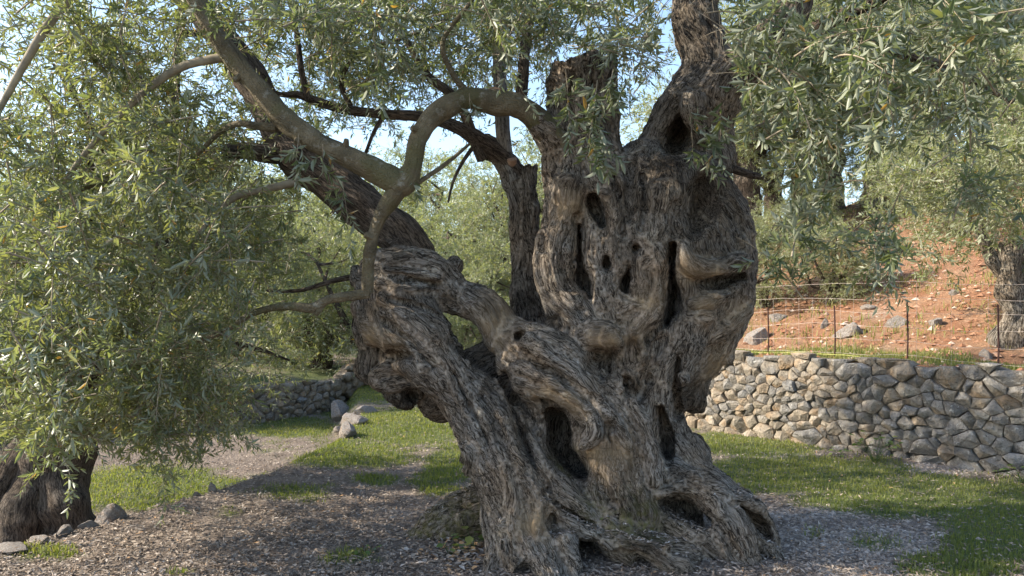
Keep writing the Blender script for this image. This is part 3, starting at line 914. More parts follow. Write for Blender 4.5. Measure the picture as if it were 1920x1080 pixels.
M['ground'] = ground_mat('litter_ground', (0.16, 0.13, 0.11), (0.23, 0.19, 0.16), (0.42, 0.38, 0.35), (0.065, 0.09, 0.024))
M['red_earth'] = ground_mat('red_earth', (0.215, 0.106, 0.060), (0.26, 0.160, 0.100), (0.36, 0.27, 0.20), (0.09, 0.115, 0.04))

def axis(lo, a, b, hi, step):
    core = np.arange(a, b + step / 2, step)
    def side(x0, x1):
        out, x, st = [], x0, step
        while abs(x - x1) > st:
            st *= 1.28; x = x + st * np.sign(x1 - x0); out.append(x)
        return np.array(out + [x1])
    return np.concatenate([side(a, lo)[::-1], core, side(b, hi)])
ax = axis(-160, -5.2, 6.0, 160, 0.075); ay = axis(-40, 3.2, 14.5, 260, 0.075)
XX, YY = np.meshgrid(ax, ay, indexing='ij')
ZZ = ground_h(XX, YY)
gm, pm = masks(XX, YY)
ni, nj = XX.shape
ii, jj = np.meshgrid(np.arange(ni - 1), np.arange(nj - 1), indexing='ij')
gf = np.stack([ii * nj + jj, (ii + 1) * nj + jj, (ii + 1) * nj + jj + 1, ii * nj + jj + 1], -1).reshape(-1, 4)
obj('ground', build_mesh('ground', np.stack([XX, YY, ZZ], -1).reshape(-1, 3), gf, {'grass': gm.ravel(), 'pale': pm.ravel()}), M['ground'], kind='structure')

def sheet(name, tt, ss, fn, mat, masksf):
    T, S = np.meshgrid(tt, ss, indexing='ij')
    x, y, z = fn(T, S)
    n, m = T.shape
    i, j = np.meshgrid(np.arange(n - 1), np.arange(m - 1), indexing='ij')
    f = np.stack([i * m + j, (i + 1) * m + j, (i + 1) * m + j + 1, i * m + j + 1], -1).reshape(-1, 4)
    g, p = masksf(T, S)
    return obj(name, build_mesh(name, np.stack([x, y, z], -1).reshape(-1, 3), f, {'grass': g.ravel(), 'pale': p.ravel()}), mat, kind='structure')
def hill_fn(T, S):
    x, y = hill_pt(T, S)
    z = hill_h(S, T)
    z = np.where(S <= 0.1001, -0.2, z)
    return x, y, z
def hill_masks(T, S):
    n = noise2(T, S, 1.6, 80)
    g = sstep(0.35, 0.7, 0.9 * np.exp(-((S - 0.6) / 0.55) ** 2) + 0.45 * n + 0.25 * sstep(9, 14, S))
    return g, sstep(0.25, .6, noise2(T, S, 3.0, 81))
ss = np.concatenate([[0.1, 0.101], np.arange(0.2, 9, 0.1), 9 * 1.16 ** np.arange(0, 16)])
hs = sheet('hillside', np.arange(0, HILL_LEN, 0.12), ss, hill_fn, M['red_earth'], hill_masks)
WL_EXT = np.vstack([WALL_L, [(-1.2, 14.3), (1.5, 15.5)]])
WLLEN = np.concatenate([[0], np.cumsum(np.linalg.norm(np.diff(WL_EXT, axis=0), axis=1))])
def left_top(t):
    return np.interp(t, WLLEN, [0.30, 0.30, 0.27, 0.20, 0.12, 0.05, 0.04])
def back_fn(T, S):
    x = np.interp(T, WLLEN, WL_EXT[:, 0]) + S * WNL[0]; y = np.interp(T, WLLEN, WL_EXT[:, 1]) + S * WNL[1]
    z = left_top(T) - 0.03 + 0.045 * S + 0.05 * noise2(x, y, 0.8, 66) * np.clip(S, 0, 1)
    return x, y, np.where(S <= 0.1001, -0.6, z)
def back_masks(T, S):
    n = noise2(T, S, 1.3, 82)
    return sstep(0.0, .5, n + 0.25), sstep(0.2, .6, noise2(T, S, 3.0, 83))
sheet('back_terrace', np.linspace(0, WLLEN[-1], 90), np.concatenate([[0.1, 0.101], np.arange(0.25, 6, 0.2), 6 * 1.2 ** np.arange(0, 14)]), back_fn, M['ground'], back_masks)

# ------------------------------------------------------------------ dry stone walls, stone by stone
def clip_poly(poly, n, c):
    out = []
    for i in range(len(poly)):
        a, b = poly[i], poly[(i + 1) % len(poly)]
        da, db = a @ n - c, b @ n - c
        if da <= 0: out.append(a)
        if da * db < 0: out.append(a + (b - a) * (da / (da - db)))
    return np.array(out)
def pack(L, H, rad, seed, tries=12000, aspect=1.35):
    rg = np.random.default_rng(seed)
    pts, rs = [], []
    for k in range(tries):
        s, z = rg.uniform(0, L), rg.uniform(0, 1)
        h = H(s); zz = z * h
        r = rad(s, z) * rg.uniform(0.8, 1.25) * (1 - 0.25 * k / tries)
        if pts:
            q = np.array(pts); d = np.hypot((q[:, 0] - s) / aspect, q[:, 1] - zz)
            if (d < 0.82 * (np.array(rs) + r)).any(): continue
        pts.append((s, zz)); rs.append(r)
    pts, rs = np.array(pts), np.array(rs)
    polys = []
    sc = np.array((1 / aspect, 1.0))
    P2 = pts * sc
    for i in range(len(pts)):
        s = pts[i, 0]; h = H(s)
        poly = np.array([(s - .6, 0), (s + .6, 0), (s + .6, H(s + .6)), (s, h), (s - .6, H(s - .6))]) * sc
        d = np.linalg.norm(P2 - P2[i], axis=1)
        for j in np.argsort(d)[1:26]:
            n = P2[j] - P2[i]
            c = (P2[j] @ P2[j] - P2[i] @ P2[i] - rs[j] ** 2 + rs[i] ** 2) / 2
            poly = clip_poly(poly, n, c)
            if len(poly) < 3: break
        if len(poly) < 3: continue
        poly = poly / sc
        seg = np.vstack([poly, poly * .25 + np.roll(poly, -1, 0) * .75]); o = np.argsort(np.arange(len(seg)) % len(poly) * 2 + np.arange(len(seg)) // len(poly)); poly = seg[o]
        wx = noise2(poly[:, 0], poly[:, 1], 4.2, seed + 7, 2); wz = noise2(poly[:, 0], poly[:, 1], 4.2, seed + 8, 2)
        polys.append(poly + np.stack([wx * .085, wz * .06 * np.clip(poly[:, 1] / .15, 0, 1) * np.clip((H(s) - poly[:, 1]) / .1, 0, 1)], 1))
    return polys
def resample(poly, n, rg, shrink=0.94):
    c = poly.mean(0)
    return c + (poly - c) * shrink, c
def stone_mesh(poly, rg, depth=0.16):
    """a broken stone: the outline of its place in the wall, a rough face of a few planes"""
    ring, c = resample(poly, 0, rg, rg.uniform(0.95, 0.99))
    n = len(ring)
    size = math.sqrt(max(0.5 * abs(np.sum(ring[:, 0] * np.roll(ring[:, 1], -1) - np.roll(ring[:, 0], -1) * ring[:, 1])), 1e-5))
    h = size * rg.uniform(0.20, 0.36)
    planes = [(rg.normal(0, 0.18, 2), h)] + [(norm(rg.normal(size=2)) * rg.uniform(.35, .9), h * rg.uniform(.95, 1.25)) for _ in range(3)]
    rings = [(0.88, None), (1.0, -.3 * h), (0.96, .35 * h), (0.84, .8 * h), (0.5, 9), (0.0, 9)]
    v = []
    for k, (sc, d) in enumerate(rings):
        w = (ring - c) * sc * (1 + rg.normal(0, 0.02 if k else 0, (n, 1)))
        if sc == 0: w = w[:1]
        if d is None: dd = np.full(len(w), -depth)
        else:
            dd = np.min([p0 - w @ g for g, p0 in planes] + [np.full(len(w), d)], axis=0) + rg.normal(0, .05 * h, len(w)) * (k > 1)
        v.append(np.column_stack([w[:, 0], -dd, w[:, 1]]))
    v = np.vstack(v)
    f4 = []
    for k in range(4):
        for i in range(n):
            j = (i + 1) % n
            f4.append((k * n + i, k * n + j, (k + 1) * n + j, (k + 1) * n + i))
    f3 = [(4 * n + i, 4 * n + (i + 1) % n, len(v) - 1) for i in range(n)]
    return build_mesh('stone', v, [np.array(f4), np.array(f3)], smooth=False), c
def build_wall(name, label, sunlit_p, line, H, rad, seed, batter=0.06, foot=-0.06, skip=0.0, tries=12000):
    seg = np.linalg.norm(np.diff(line, axis=0), axis=1); cs = np.concatenate([[0], np.cumsum(seg)])
    L = cs[-1]
    mid = np.array((np.interp(L / 2, cs, line[:, 0]), np.interp(L / 2, cs, line[:, 1])))
    root = thing(name, label, 'wall', (*mid, ground_h(mid[0], mid[1]).item()))
    RL = np.array(root.location)
    rg = np.random.default_rng(seed + 1)
    for poly in pack(L - skip, H, rad, seed, tries):
        if abs(np.ptp(poly[:, 0])) < 0.03 or np.ptp(poly[:, 1]) < 0.03: continue
        me, c = stone_mesh(poly, rg)
        s = c[0] + skip
        e = 0.25
        x, y = np.interp(s, cs, line[:, 0]), np.interp(s, cs, line[:, 1])
        x1, y1 = np.interp(min(s + e, L), cs, line[:, 0]), np.interp(min(s + e, L), cs, line[:, 1])
        x0, y0 = np.interp(max(s - e, 0), cs, line[:, 0]), np.interp(max(s - e, 0), cs, line[:, 1])
        t = np.array((x1 - x0, y1 - y0)); t /= np.linalg.norm(t)
        nrm = np.array((t[1], -t[0]))          # out of the wall, towards the viewer's side
        g = ground_h(x + nrm[0] * .1, y + nrm[1] * .1).item()
        z = g + foot + c[1]
        off = 0.02 + batter * (1 - c[1]) + rg.normal(0, 0.012)
        o = obj('stone', me, M['tan_sunlit_stone'] if rg.uniform() < sunlit_p(x, y) else M['stone'], root)
        o.location = np.array((x + nrm[0] * off, y + nrm[1] * off, z)) - RL
        o.rotation_euler = (0, 0, math.atan2(t[1], t[0]))
    # rubble core filling the joints
    g2 = Geo()
    m = int(L / 0.15)
    sv = np.linspace(skip, L, m)
    vs = []
    for k, s in enumerate(sv):
        x, y = np.interp(s, cs, line[:, 0]), np.interp(s, cs, line[:, 1])
        x1, y1 = np.interp(min(s + .25, L), cs, line[:, 0]), np.interp(min(s + .25, L), cs, line[:, 1]); x0, y0 = np.interp(max(s - .25, 0), cs, line[:, 0]), np.interp(max(s - .25, 0), cs, line[:, 1])
        t = np.array((x1 - x0, y1 - y0)); t /= np.linalg.norm(t); nr = np.array((t[1], -t[0]))
        g = ground_h(x + nr[0] * .1, y + nr[1] * .1).item()
        top = g + foot + H(s - skip) - 0.03
        a = np.array((x, y)) - nr * 0.012; b = np.array((x, y)) - nr * 0.22
        vs += [(*a, g - .15), (*a, top), (*b, top), (*b, g - .15)]
    vs = np.array(vs) - RL
    ff = [(4 * k + q, 4 * k + 4 + q, 4 * k + 4 + (q + 1) % 4, 4 * k + (q + 1) % 4) for k in range(m - 1) for q in range(4)]
    g2.add(vs, np.array(ff))
    obj('rubble_core', g2.mesh('rubble_core', False), M['rubble'], root)
    return root
def HR(s): return 0.99 * np.clip((s + 0.6) / 3.0, 0.1, 1) + 0.025 * math.sin(s * 7.1) + 0.02 * math.sin(s * 17.3 + 1)
def RADR(s, z):
    r = 0.07
    if z > 0.84: r = 0.105
    if z < 0.18: r = 0.12
    return r * (0.64 + 0.36 * np.clip((s - 5.5) / 4.0, 0, 1))
wall_line = WALL_R[:6]
build_wall('dry_stone_wall', 'tall grey dry stone retaining wall below the red hillside', lambda x, y: .12 + .5 * math.exp(-((960 + F * x / y - 1500) / 150) ** 2), wall_line, HR, RADR, 21, skip=2.2)  # sunlit stretch of the wall is painted in by stone colour
def HL(s): return float(np.interp(s, [0, 3.3, 5.6, 7.2, 8.6], [0.66, 0.66, 0.66, 0.6, 0.5])) + 0.02 * math.sin(s * 9)
def RADL(s, z): return 0.085 if z > 0.75 else 0.068
build_wall('dry_stone_wall', 'low brown wall of rounded stones coloured with warm light far back on the left', lambda x, y: .9, WALL_L[1:], lambda s: HL(s + 3.3), RADL, 33, foot=-0.04, tries=7000)  # tan stones, warm light painted into their colour
# ------------------------------------------------------------------ branches of the old olive
def px_path(spec, sub=5):
    q = np.array([(*P(u, v, DT + dy), r * (DT + dy) / F) for (u, v, dy, r) in spec])
    q = catmull(q, sub)
    return q[:, :3], q[:, 3]
def branch(spec, mat, label=None, sides=10, rough=0.0, lump=0.06, rfreq=40, seed=0, root=olive, name='branch', step=None):
    g = Geo(); p, r = px_path(spec)
    tube(g, p - np.array(root.location), r, sides, rough, rfreq, lump, seed, ring_step=step)
    o = obj(name, g.mesh(name), mat, root)
    if label: o['label'] = label
    return o
# the smooth bough that leaves the stump, arches over and forks in front
branch([(1075, 300, .0, 28), (1040, 266, -.08, 28), (1003, 222, -.14, 25), (968, 198, -.20, 22), (930, 194, -.24, 23), (880, 184, -.30, 20), (838, 200, -.37, 21), (806, 226, -.41, 18), (782, 262, -.44, 18), (776, 305, -.46, 17), (762, 336, -.46, 23), (738, 352, -.46, 23)], M['smooth_bark'], 'smooth brown bough arching left from the stump', 18, .007, .2, 26, 1, step=.012)
branch([(760, 345, -.46, 20), (738, 338, -.46, 24), (690, 313, -.47, 21), (640, 288, -.5, 20), (590, 265, -.5, 19), (538, 228, -.5, 21), (495, 178, -.5, 18), (452, 130, -.5, 17), (430, 100, -.5, 19), (400, 58, -.5, 17), (375, 12, -.5, 18), (345, -50, -.5, 17), (300, -150, -.5, 20), (235, -260, -.45, 16)], M['smooth_bark'], 'long smooth bough rising to the upper left', 18, .007, .17, 26, 2, step=.012)
branch([(752, 340, -.46, 20), (738, 365, -.46, 17), (714, 405, -.44, 13), (697, 455, -.42, 12), (690, 510, -.40, 12), (690, 548, -.38, 12)], M['smooth_bark'], 'smooth shoot dropping from the fork', 12, .004, .2, 30, 3, step=.015)
branch([(692, 550, -.38, 11), (650, 556, -.4, 9), (612, 563, -.42, 9), (588, 577, -.43, 10), (545, 574, -.45, 8), (505, 578, -.46, 7), (465, 592, -.48, 6), (420, 622, -.5, 5), (370, 640, -.5, 4)], M['smooth_bark'], None, 10, .004, .2, 30, 4, step=.015)
# dark rough limb behind it
branch([(790, 500, .02, 38), (755, 455, .06, 42), (700, 405, .12, 40), (620, 338, .2, 37), (545, 280, .25, 36), (500, 205, .3, 32), (455, 120, .32, 29), (390, 40, .34, 27), (330, -40, .36, 25), (260, -140, .4, 22)], M['dark_bark'], 'dark rough limb leaning to the upper left', 26, .02, .24, 30, 5, step=.015)
branch([(560, 290, .24, 22), (500, 288, .2, 18), (455, 282, .16, 16), (418, 288, .12, 14)], M['dark_bark'], 'broken dark stub', 12, .006, .2, 40, 6, step=.02)
branch([(740, 470, .0, 30), (770, 440, .02, 22), (776, 428, .02, 14)], M['dark_bark'], None, 14, .01, .2, 40, 7, step=.02)
branch([(520, 240, -.46, 10), (480, 236, -.44, 8), (445, 232, -.4, 6), (410, 250, -.36, 5), (370, 290, -.3, 4)], M['smooth_bark'], None, 8, .0, .06, 30, 8)
# branches in the middle, behind
branch([(975, 330, .44, 16), (950, 300, .42, 18), (905, 268, .40, 17), (868, 244, .36, 13), (830, 228, .34, 11), (780, 218, .32, 10), (720, 214, .32, 9), (650, 206, .32, 9), (600, 192, .32, 8), (560, 178, .32, 7), (520, 176, .3, 5), (470, 150, .3, 4)], M['dark_bark'], None, 10, .003, .08, 40, 9, step=.03)
branch([(965, 340, .42, 15), (948, 290, .42, 14), (940, 200, .42, 14), (936, 100, .42, 12), (938, 0, .42, 11), (940, -120, .4, 9)], M['grey_wood'], 'straight pale upright shoot', 12, .001, .05, 40, 10, step=.03)
branch([(975, 200, -.12, 13), (980, 150, -.05, 11), (984, 90, .0, 10), (996, 20, .05, 9), (1012, -80, .1, 8)], M['dark_bark'], None, 10, .003, .1, 40, 11, step=.03)
branch([(905, 300, .40, 12), (888, 260, .38, 11), (872, 215, .36, 10), (848, 178, .36, 9), (800, 140, .36, 8), (770, 90, .36, 7), (735, 30, .36, 6), (700, -60, .36, 5)], M['dark_bark'], None, 8, .002, .08, 40, 12)
branch([(578, 188, .3, 6), (565, 130, .28, 6), (556, 60, .26, 5), (540, -20, .24, 5), (530, -100, .2, 4)], M['dark_bark'], None, 7, .001, .06, 40, 13)
branch([(775, 348, -.44, 5), (810, 325, -.4, 4.5), (845, 300, -.36, 4), (880, 270, -.3, 3)], M['smooth_bark'], None, 7, .0, .05, 40, 14)
branch([(890, 190, -.28, 8), (850, 140, -.3, 6), (830, 80, -.34, 5), (870, 20, -.36, 4), (920, -40, -.4, 3)], M['smooth_bark'], None, 7, 0, .06, 40, 15)
branch([(660, 205, .32, 5), (640, 150, .3, 5), (680, 95, .25, 4), (760, 70, .2, 4), (850, 30, .1, 3)], M['dark_bark'], None, 6, 0, .05, 40, 16)
branch([(1378, 318, .1, 8), (1410, 328, .05, 7), (1432, 333, .02, 5)], M['dark_bark'], 'short bare snag on the right flank', 8, .001, .1, 40, 17)
branch([(655, 520, .1, 6), (620, 528, .1, 5), (560, 545, .1, 4), (500, 545, .1, 3)], M['dark_bark'], None, 6, 0, .08, 40, 18)
branch([(720, 215, .32, 5), (700, 250, .3, 4), (680, 300, .28, 3), (660, 330, .26, 2)], M['dark_bark'], None, 6, 0, .08, 40, 19)
branch([(900, 260, .4, 5), (870, 300, .36, 4), (850, 340, .34, 3), (840, 380, .34, 2)], M['dark_bark'], None, 6, 0, .08, 40, 20)
# limbs that carry the crown on, above the picture
branch([(1302, -60, .24, 41), (1300, -180, .26, 38), (1280, -320, .2, 32), (1230, -480, .0, 26), (1150, -640, -.3, 18)], M['dark_bark'], None, 16, .012, .1, 38, 21, step=.04)
branch([(1490, -30, .06, 33), (1510, -140, .0, 30), (1580, -260, -.2, 26), (1680, -380, -.5, 18)], M['dark_bark'], None, 16, .012, .1, 38, 22, step=.04)
branch([(1380, 140, .06, 30), (1440, 110, -.1, 22), (1520, 60, -.4, 16), (1600, 20, -.7, 12), (1700, -20, -.95, 9), (1800, -30, -1.1, 7)], M['dark_bark'], None, 12, .005, .12, 40, 23, step=.03)
branch([(1440, 90, .05, 22), (1540, 70, .1, 16), (1660, 90, .1, 12), (1780, 130, .1, 9), (1900, 190, .1, 6)], M['dark_bark'], None, 10, .004, .12, 40, 24, step=.03)
branch([(300, -140, -.5, 15), (200, -60, -.6, 12), (110, 20, -.65, 9), (40, 130, -.7, 7), (-30, 260, -.7, 5)], M['twig'], None, 9, .001, .08, 40, 25)
branch([(430, 105, -.5, 9), (330, 130, -.5, 8), (230, 210, -.5, 6), (150, 300, -.5, 5), (90, 400, -.5, 4)], M['twig'], None, 8, .001, .08, 40, 26)
branch([(600, 330, .2, 9), (520, 350, .1, 8), (440, 370, .0, 7), (380, 430, -.05, 5), (330, 520, -.05, 4)], M['twig'], None, 8, .001, .08, 40, 27)
branch([(70, 400, -.1, 8), (120, 370, -.1, 6), (170, 348, -.1, 5), (225, 336, -.1, 4)], M['smooth_bark'], None, 7, 0, .06, 40, 28)
for (a, b) in (((790, 250, -.44), (772, 240, -.5)), ((870, 186, -.32), (862, 166, -.36)), ((640, 288, -.5), (650, 262, -.55)), ((455, 132, -.5), (440, 150, -.56)), ((700, 450, -.42), (684, 440, -.46)), ((560, 245, -.5), (556, 268, -.55)), ((600, 570, -.42), (592, 590, -.44))):
    branch([(*a, 9), ((a[0] + b[0]) / 2 + 2, (a[1] + b[1]) / 2, (a[2] + b[2]) / 2, 7), (*b, 5)], M['smooth_bark'], None, 9, .002, .2, 40, int(a[0]), name='knot')
# sawn faces, paler than the bark
boughs = [c for c in olive.children if c.name.startswith('branch')]
for (u, v, dy, r, tz) in ((927, 171, -.26, 13, .2), (960, 299, .36, 9, -.3)):
    g = Geo(); c = P(u, v, DT + dy) - OL; rr = r * (DT + dy) / F
    tube(g, [c + np.array((.0, .04, -.03)), c, c + np.array((0, -.002, .003))], [rr * 1.1, rr, rr * .97], 14, .002, 60, .08, 3)
    o = obj('sawn_stub', g.mesh('sawn_stub'), M['cut'], boughs[0] if u < 940 else boughs[9]); o['label'] = 'small pinkish sawn stub'

# ------------------------------------------------------------------ leaves
def leaf_shape(detail):
    if detail == 2:   # lance shaped, folded along the midrib
        v = np.array([(0, 0, 0), (.5, .28, .05), (.46, .66, .04), (0, 1, -.10), (-.46, .66, .04), (-.5, .28, .05), (0, .28, -.06), (0, .66, -.08)])
        f = [np.array([(0, 1, 6), (7, 2, 3), (0, 6, 5), (7, 3, 4)]), np.array([(6, 1, 2, 7), (5, 6, 7, 4)])]
    elif detail == 1:
        v = np.array([(0, 0, 0), (.5, .45, .05), (0, 1, -.08), (-.5, .45, .05), (0, .45, -.05)])
        f = [np.array([(0, 1, 2, 4), (0, 4, 2, 3)])]
    else:
        v = np.array([(0, 0, 0), (.5, .45, 0), (0, 1, -.06), (-.5, .45, 0)])
        f = [np.array([(0, 1, 2, 3)])]
    return v.astype(np.float32), f
class Leaves:
    def __init__(self):
        self.o, self.y, self.x, self.z, self.L, self.W, self.t = [], [], [], [], [], [], []
    def cat(self):
        c = lambda a: np.concatenate(a)
        return c(self.o), c(self.y), c(self.x), c(self.z), c(self.L), c(self.W), c(self.t)
def leaf_mesh(name, data, detail, offset=(0, 0, 0)):
    o, y, x, z, L, W, t = data
    v, f = leaf_shape(detail)
    n = len(o)
    V = (o - np.asarray(offset))[:, None] + x[:, None] * (v[None, :, 0:1] * W[:, None, None]) + y[:, None] * (v[None, :, 1:2] * L[:, None, None]) + z[:, None] * (v[None, :, 2:3] * L[:, None, None])
    m = len(v)
    base = (np.arange(n) * m)[:, None, None]
    fs = [(base + ff[None]).reshape(-1, ff.shape[1]) for ff in f]
    return build_mesh(name, V.reshape(-1, 3), fs, {'tint': np.repeat(t, m)}, smooth=detail > 0)
def rand_unit(rg, n):
    return norm(rg.normal(size=(n, 3)))
def sprigs(base, dirs, length, rg, nodes=9, leafL=.062, leafW=.0135, droop=.5, tint=(.0, 1.0), stem_geo=None, stem_r=.0012, spread=.8):
    """leafy shoots: opposite leaves in turning pairs along a drooping stem"""
    n = len(base); K = nodes
    t = (np.arange(K) + .6) / K
    down = np.array((0, 0, -1.0))
    d = norm(dirs)
    pos = base[:, None] + d[:, None] * (length[:, None, None] * t[None, :, None]) + down * (droop * length[:, None, None] * (t ** 2)[None, :, None] * .55)
    tan = norm(d[:, None] + down * (droop * 1.1 * t[None, :, None]))
    ref = rand_unit(rg, n)[:, None]
    s1 = norm(np.cross(tan, np.broadcast_to(ref, tan.shape))); s2 = np.cross(tan, s1)
    even = (np.arange(K) % 2)[None, :, None]
    side = np.where(even == 0, s1, s2)
    lv = Leaves()
    for sg in (1, -1):
        sd = norm(side * sg + rg.normal(0, .28, side.shape))
        op = spread * (1.7 - 1.0 * t)[None, :, None] * rg.uniform(.75, 1.25, (n, K, 1))
        y = norm(tan + sd * op + down * .12 * rg.uniform(0, 1, (n, K, 1)))
        zn = norm(tan - y * (tan * y).sum(-1, keepdims=True) + rg.normal(0, .35, y.shape))
        x = norm(np.cross(y, zn)); z = np.cross(x, y)
        sz = rg.uniform(.6, 1.22, (n, K)) * rg.uniform(.75, 1.15, (n, 1)) * (1 - .28 * np.abs(t - .5))[None]
        keep = rg.uniform(size=(n, K)) < rg.uniform(.55, 1.0, (n, 1))
        bt = np.clip(rg.uniform(tint[0], tint[1], (n, 1)) * .6 + rg.uniform(tint[0], tint[1], (n, K)) * .4, 0, 1)
        bt = np.where(rg.uniform(size=(n, K)) < .012, 1.0, bt * .95)
        for A, B in ((lv.o, pos), (lv.y, y), (lv.x, x), (lv.z, z)): A.append(B[keep])
        lv.L.append((sz * leafL)[keep]); lv.W.append((sz * leafW * rg.uniform(.85, 1.2, (n, K)))[keep]); lv.t.append(bt[keep])
    if stem_geo is not None:
        ts = np.array([0, .5, 1.0])
        sp = base[:, None] + d[:, None] * (length[:, None, None] * ts[None, :, None]) + down * (droop * length[:, None, None] * (ts ** 2)[None, :, None] * .55)
        thin_tubes(stem_geo, sp, np.array([1.0, .8, .45])[None] * stem_r * np.ones((n, 1)))
    return lv
def thin_tubes(geo, paths, rad, sides=3):
    """many little stems at once: paths (n, m, 3)"""
    n, m, _ = paths.shape
    tan = norm(np.gradient(paths, axis=1))
    ref = np.array((.31, .52, .79))
    a = norm(np.cross(tan, np.broadcast_to(ref, tan.shape))); b = np.cross(tan, a)
    ang = np.arange(sides) * 2 * math.pi / sides
    v = paths[:, :, None] + (a[:, :, None] * np.cos(ang)[None, None, :, None] + b[:, :, None] * np.sin(ang)[None, None, :, None]) * rad[:, :, None, None]
    i = np.arange(m - 1)[:, None] * sides; j = np.arange(sides)[None]; j2 = (j + 1) % sides
    f = np.stack([i + j, i + j2, i + sides + j2, i + sides + j], -1).reshape(-1, 4)
    F4 = (np.arange(n) * m * sides)[:, None, None] + f[None]
    geo.add(v.reshape(-1, 3), F4.reshape(-1, 4))
def branchlets(p0, d0, length, rg, per=8, sprig=(.13, .26), nodes=9, droop=.9, leafL=.062, leafW=.0135, tint=(0, 1), stems=None, r0=.0035, fan=1.1, stem_r=.0012):
    n = len(p0)
    m = 7
    ts = np.linspace(0, 1, m)
    bend = rand_unit(rg, n) * .35
    down = np.array((0, 0, -1.0))
    d0 = norm(d0)
    def at(t):
        t = t[..., None]
        return p0[:, None] + length[:, None, None] * (d0[:, None] * t + bend[:, None] * t * t * .5 + down * (droop * t * t * .5))
    path = at(np.broadcast_to(ts, (n, m)))
    if stems is not None: thin_tubes(stems, path, (r0 * (1 - .75 * ts))[None] * np.ones((n, 1)), 4)
    tj = np.clip((np.arange(per)[None] + rg.uniform(.2, .8, (n, per))) / per * .9 + .1, 0, 1)
    tj[:, -1] = 1.0
    b = at(tj)
    tan = norm(at(np.minimum(tj + .03, 1.03)) - b)
    dirs = norm(tan * rg.uniform(.4, 1.1, (n, per, 1)) + rand_unit(rg, n * per).reshape(n, per, 3) * fan + np.array((0, 0, .12)))
    return sprigs(b.reshape(-1, 3), dirs.reshape(-1, 3), rg.uniform(*sprig, n * per), rg, nodes, leafL, leafW, .22, tint, stems, stem_r)
def in_volume(rg, n, u, v, d, ru, rv, rd):
    q = rng_ball(rg, n)
    dd = d + q[:, 1] * rd
    uu = u + q[:, 0] * ru; vv = v + q[:, 2] * rv
    return np.stack([(uu - 960) / F * dd, dd, CAMH + (HORIZON - vv) / F * dd], 1)
def rng_ball(rg, n):
    return rand_unit(rg, n) * rg.uniform(0, 1, (n, 1)) ** (1 / 2.4)
def project(p):
    return 960 + F * p[:, 0] / p[:, 1], HORIZON - F * (p[:, 2] - CAMH) / p[:, 1]

rg = np.random.default_rng(99)
stems = Geo()
# clumps of the old tree's crown: (u, v, depth, half sizes in pixels, half depth, shoots, hang, length)
VOL = [
    # left side, hanging low
    (110, 60, 4.4, 200, 110, .8, 24, .8, .5), (20, 280, 4.4, 100, 80, .6, 12, .8, .45), (220, 200, 4.5, 110, 130, .7, 18, .8, .5), (300, 120, 4.7, 160, 140, .8, 30, .8, .5), (60, 420, 4.2, 150, 170, .7, 44, .9, .55), (250, 380, 4.5, 170, 150, .8, 46, .9, .5),
    (380, 520, 4.7, 130, 130, .7, 34, .9, .5), (180, 600, 4.3, 190, 130, .7, 46, 1.0, .5), (330, 700, 4.6, 130, 90, .6, 34, 1.0, .45), (90, 720, 4.1, 150, 90, .6, 36, 1.0, .45), (250, 770, 4.5, 150, 50, .5, 18, 1.0, .4), (420, 330, 5.0, 110, 110, .6, 18, .9, .45),
    (470, 440, 5.1, 100, 90, .5, 14, .9, .4), (60, 830, 4.4, 110, 50, .5, 20, 1.0, .4), (230, 820, 4.7, 140, 50, .5, 26, 1.0, .4), (390, 780, 5.2, 90, 60, .5, 20, 1.0, .4), (190, 300, 4.6, 170, 90, .7, 14, .9, .5),
    # over the middle, sky between
    (560, 60, 4.6, 150, 100, .9, 24, .6, .45), (700, 60, 4.7, 150, 110, .9, 28, .6, .45), (830, 60, 4.6, 140, 110, .9, 26, .6, .45), (960, 50, 4.5, 140, 90, .9, 24, .6, .45), (1080, 40, 4.4, 120, 70, .7, 18, .7, .4), (1180, 80, 4.3, 70, 80, .6, 14, .7, .4), (680, 160, 5.4, 150, 60, .6, 16, .6, .4),
    (600, 120, 7.0, 150, 120, .8, 30, .5, .6), (760, 110, 7.2, 150, 120, .8, 30, .5, .6), (930, 110, 7.2, 130, 120, .8, 26, .5, .6), (1060, 90, 7.0, 110, 100, .8, 20, .5, .6), (1180, 150, 7.0, 60, 100, .6, 10, .5, .5),
    (640, 200, 7.2, 130, 60, .8, 22, .5, .55), (800, 150, 6.2, 130, 80, .8, 20, .5, .5), (930, 190, 7.0, 100, 70, .8, 18, .5, .5), (700, 40, 5.8, 250, 60, .8, 26, .6, .5), (1000, 40, 5.8, 200, 60, .8, 22, .6, .5),
    # right side, close to the viewer
    (1420, 60, 3.9, 103, 96, .8, 10, .8, .38), (1550, 50, 3.5, 149, 120, .8, 15, .8, .4), (1690, 90, 3.5, 172, 156, .9, 20, .9, .42), (1840, 110, 3.8, 149, 192, .9, 18, .9, .42), (1840, 280, 4.2, 149, 132, .9, 11, 1.0, .45),
    (1650, 220, 4.0, 172, 108, .8, 9, 1.0, .45), (1490, 170, 3.8, 103, 72, .7, 7, .9, .36), (1400, 150, 4.0, 69, 72, .6, 4, .9, .3), (1460, 290, 4.0, 80, 72, .6, 4, 1.1, .38), (1580, 340, 4.0, 149, 84, .7, 5, 1.2, .42), (1610, 450, 4.2, 138, 96, .7, 5, 1.2, .42), (1490, 510, 4.0, 80, 80, .3, 4, 1.1, .38), (1700, 520, 4.0, 69, 72, .6, 2, 1.2, .32), (1740, 380, 4.2, 92, 84, .6, 2, 1.2, .38),
]
L1 = []
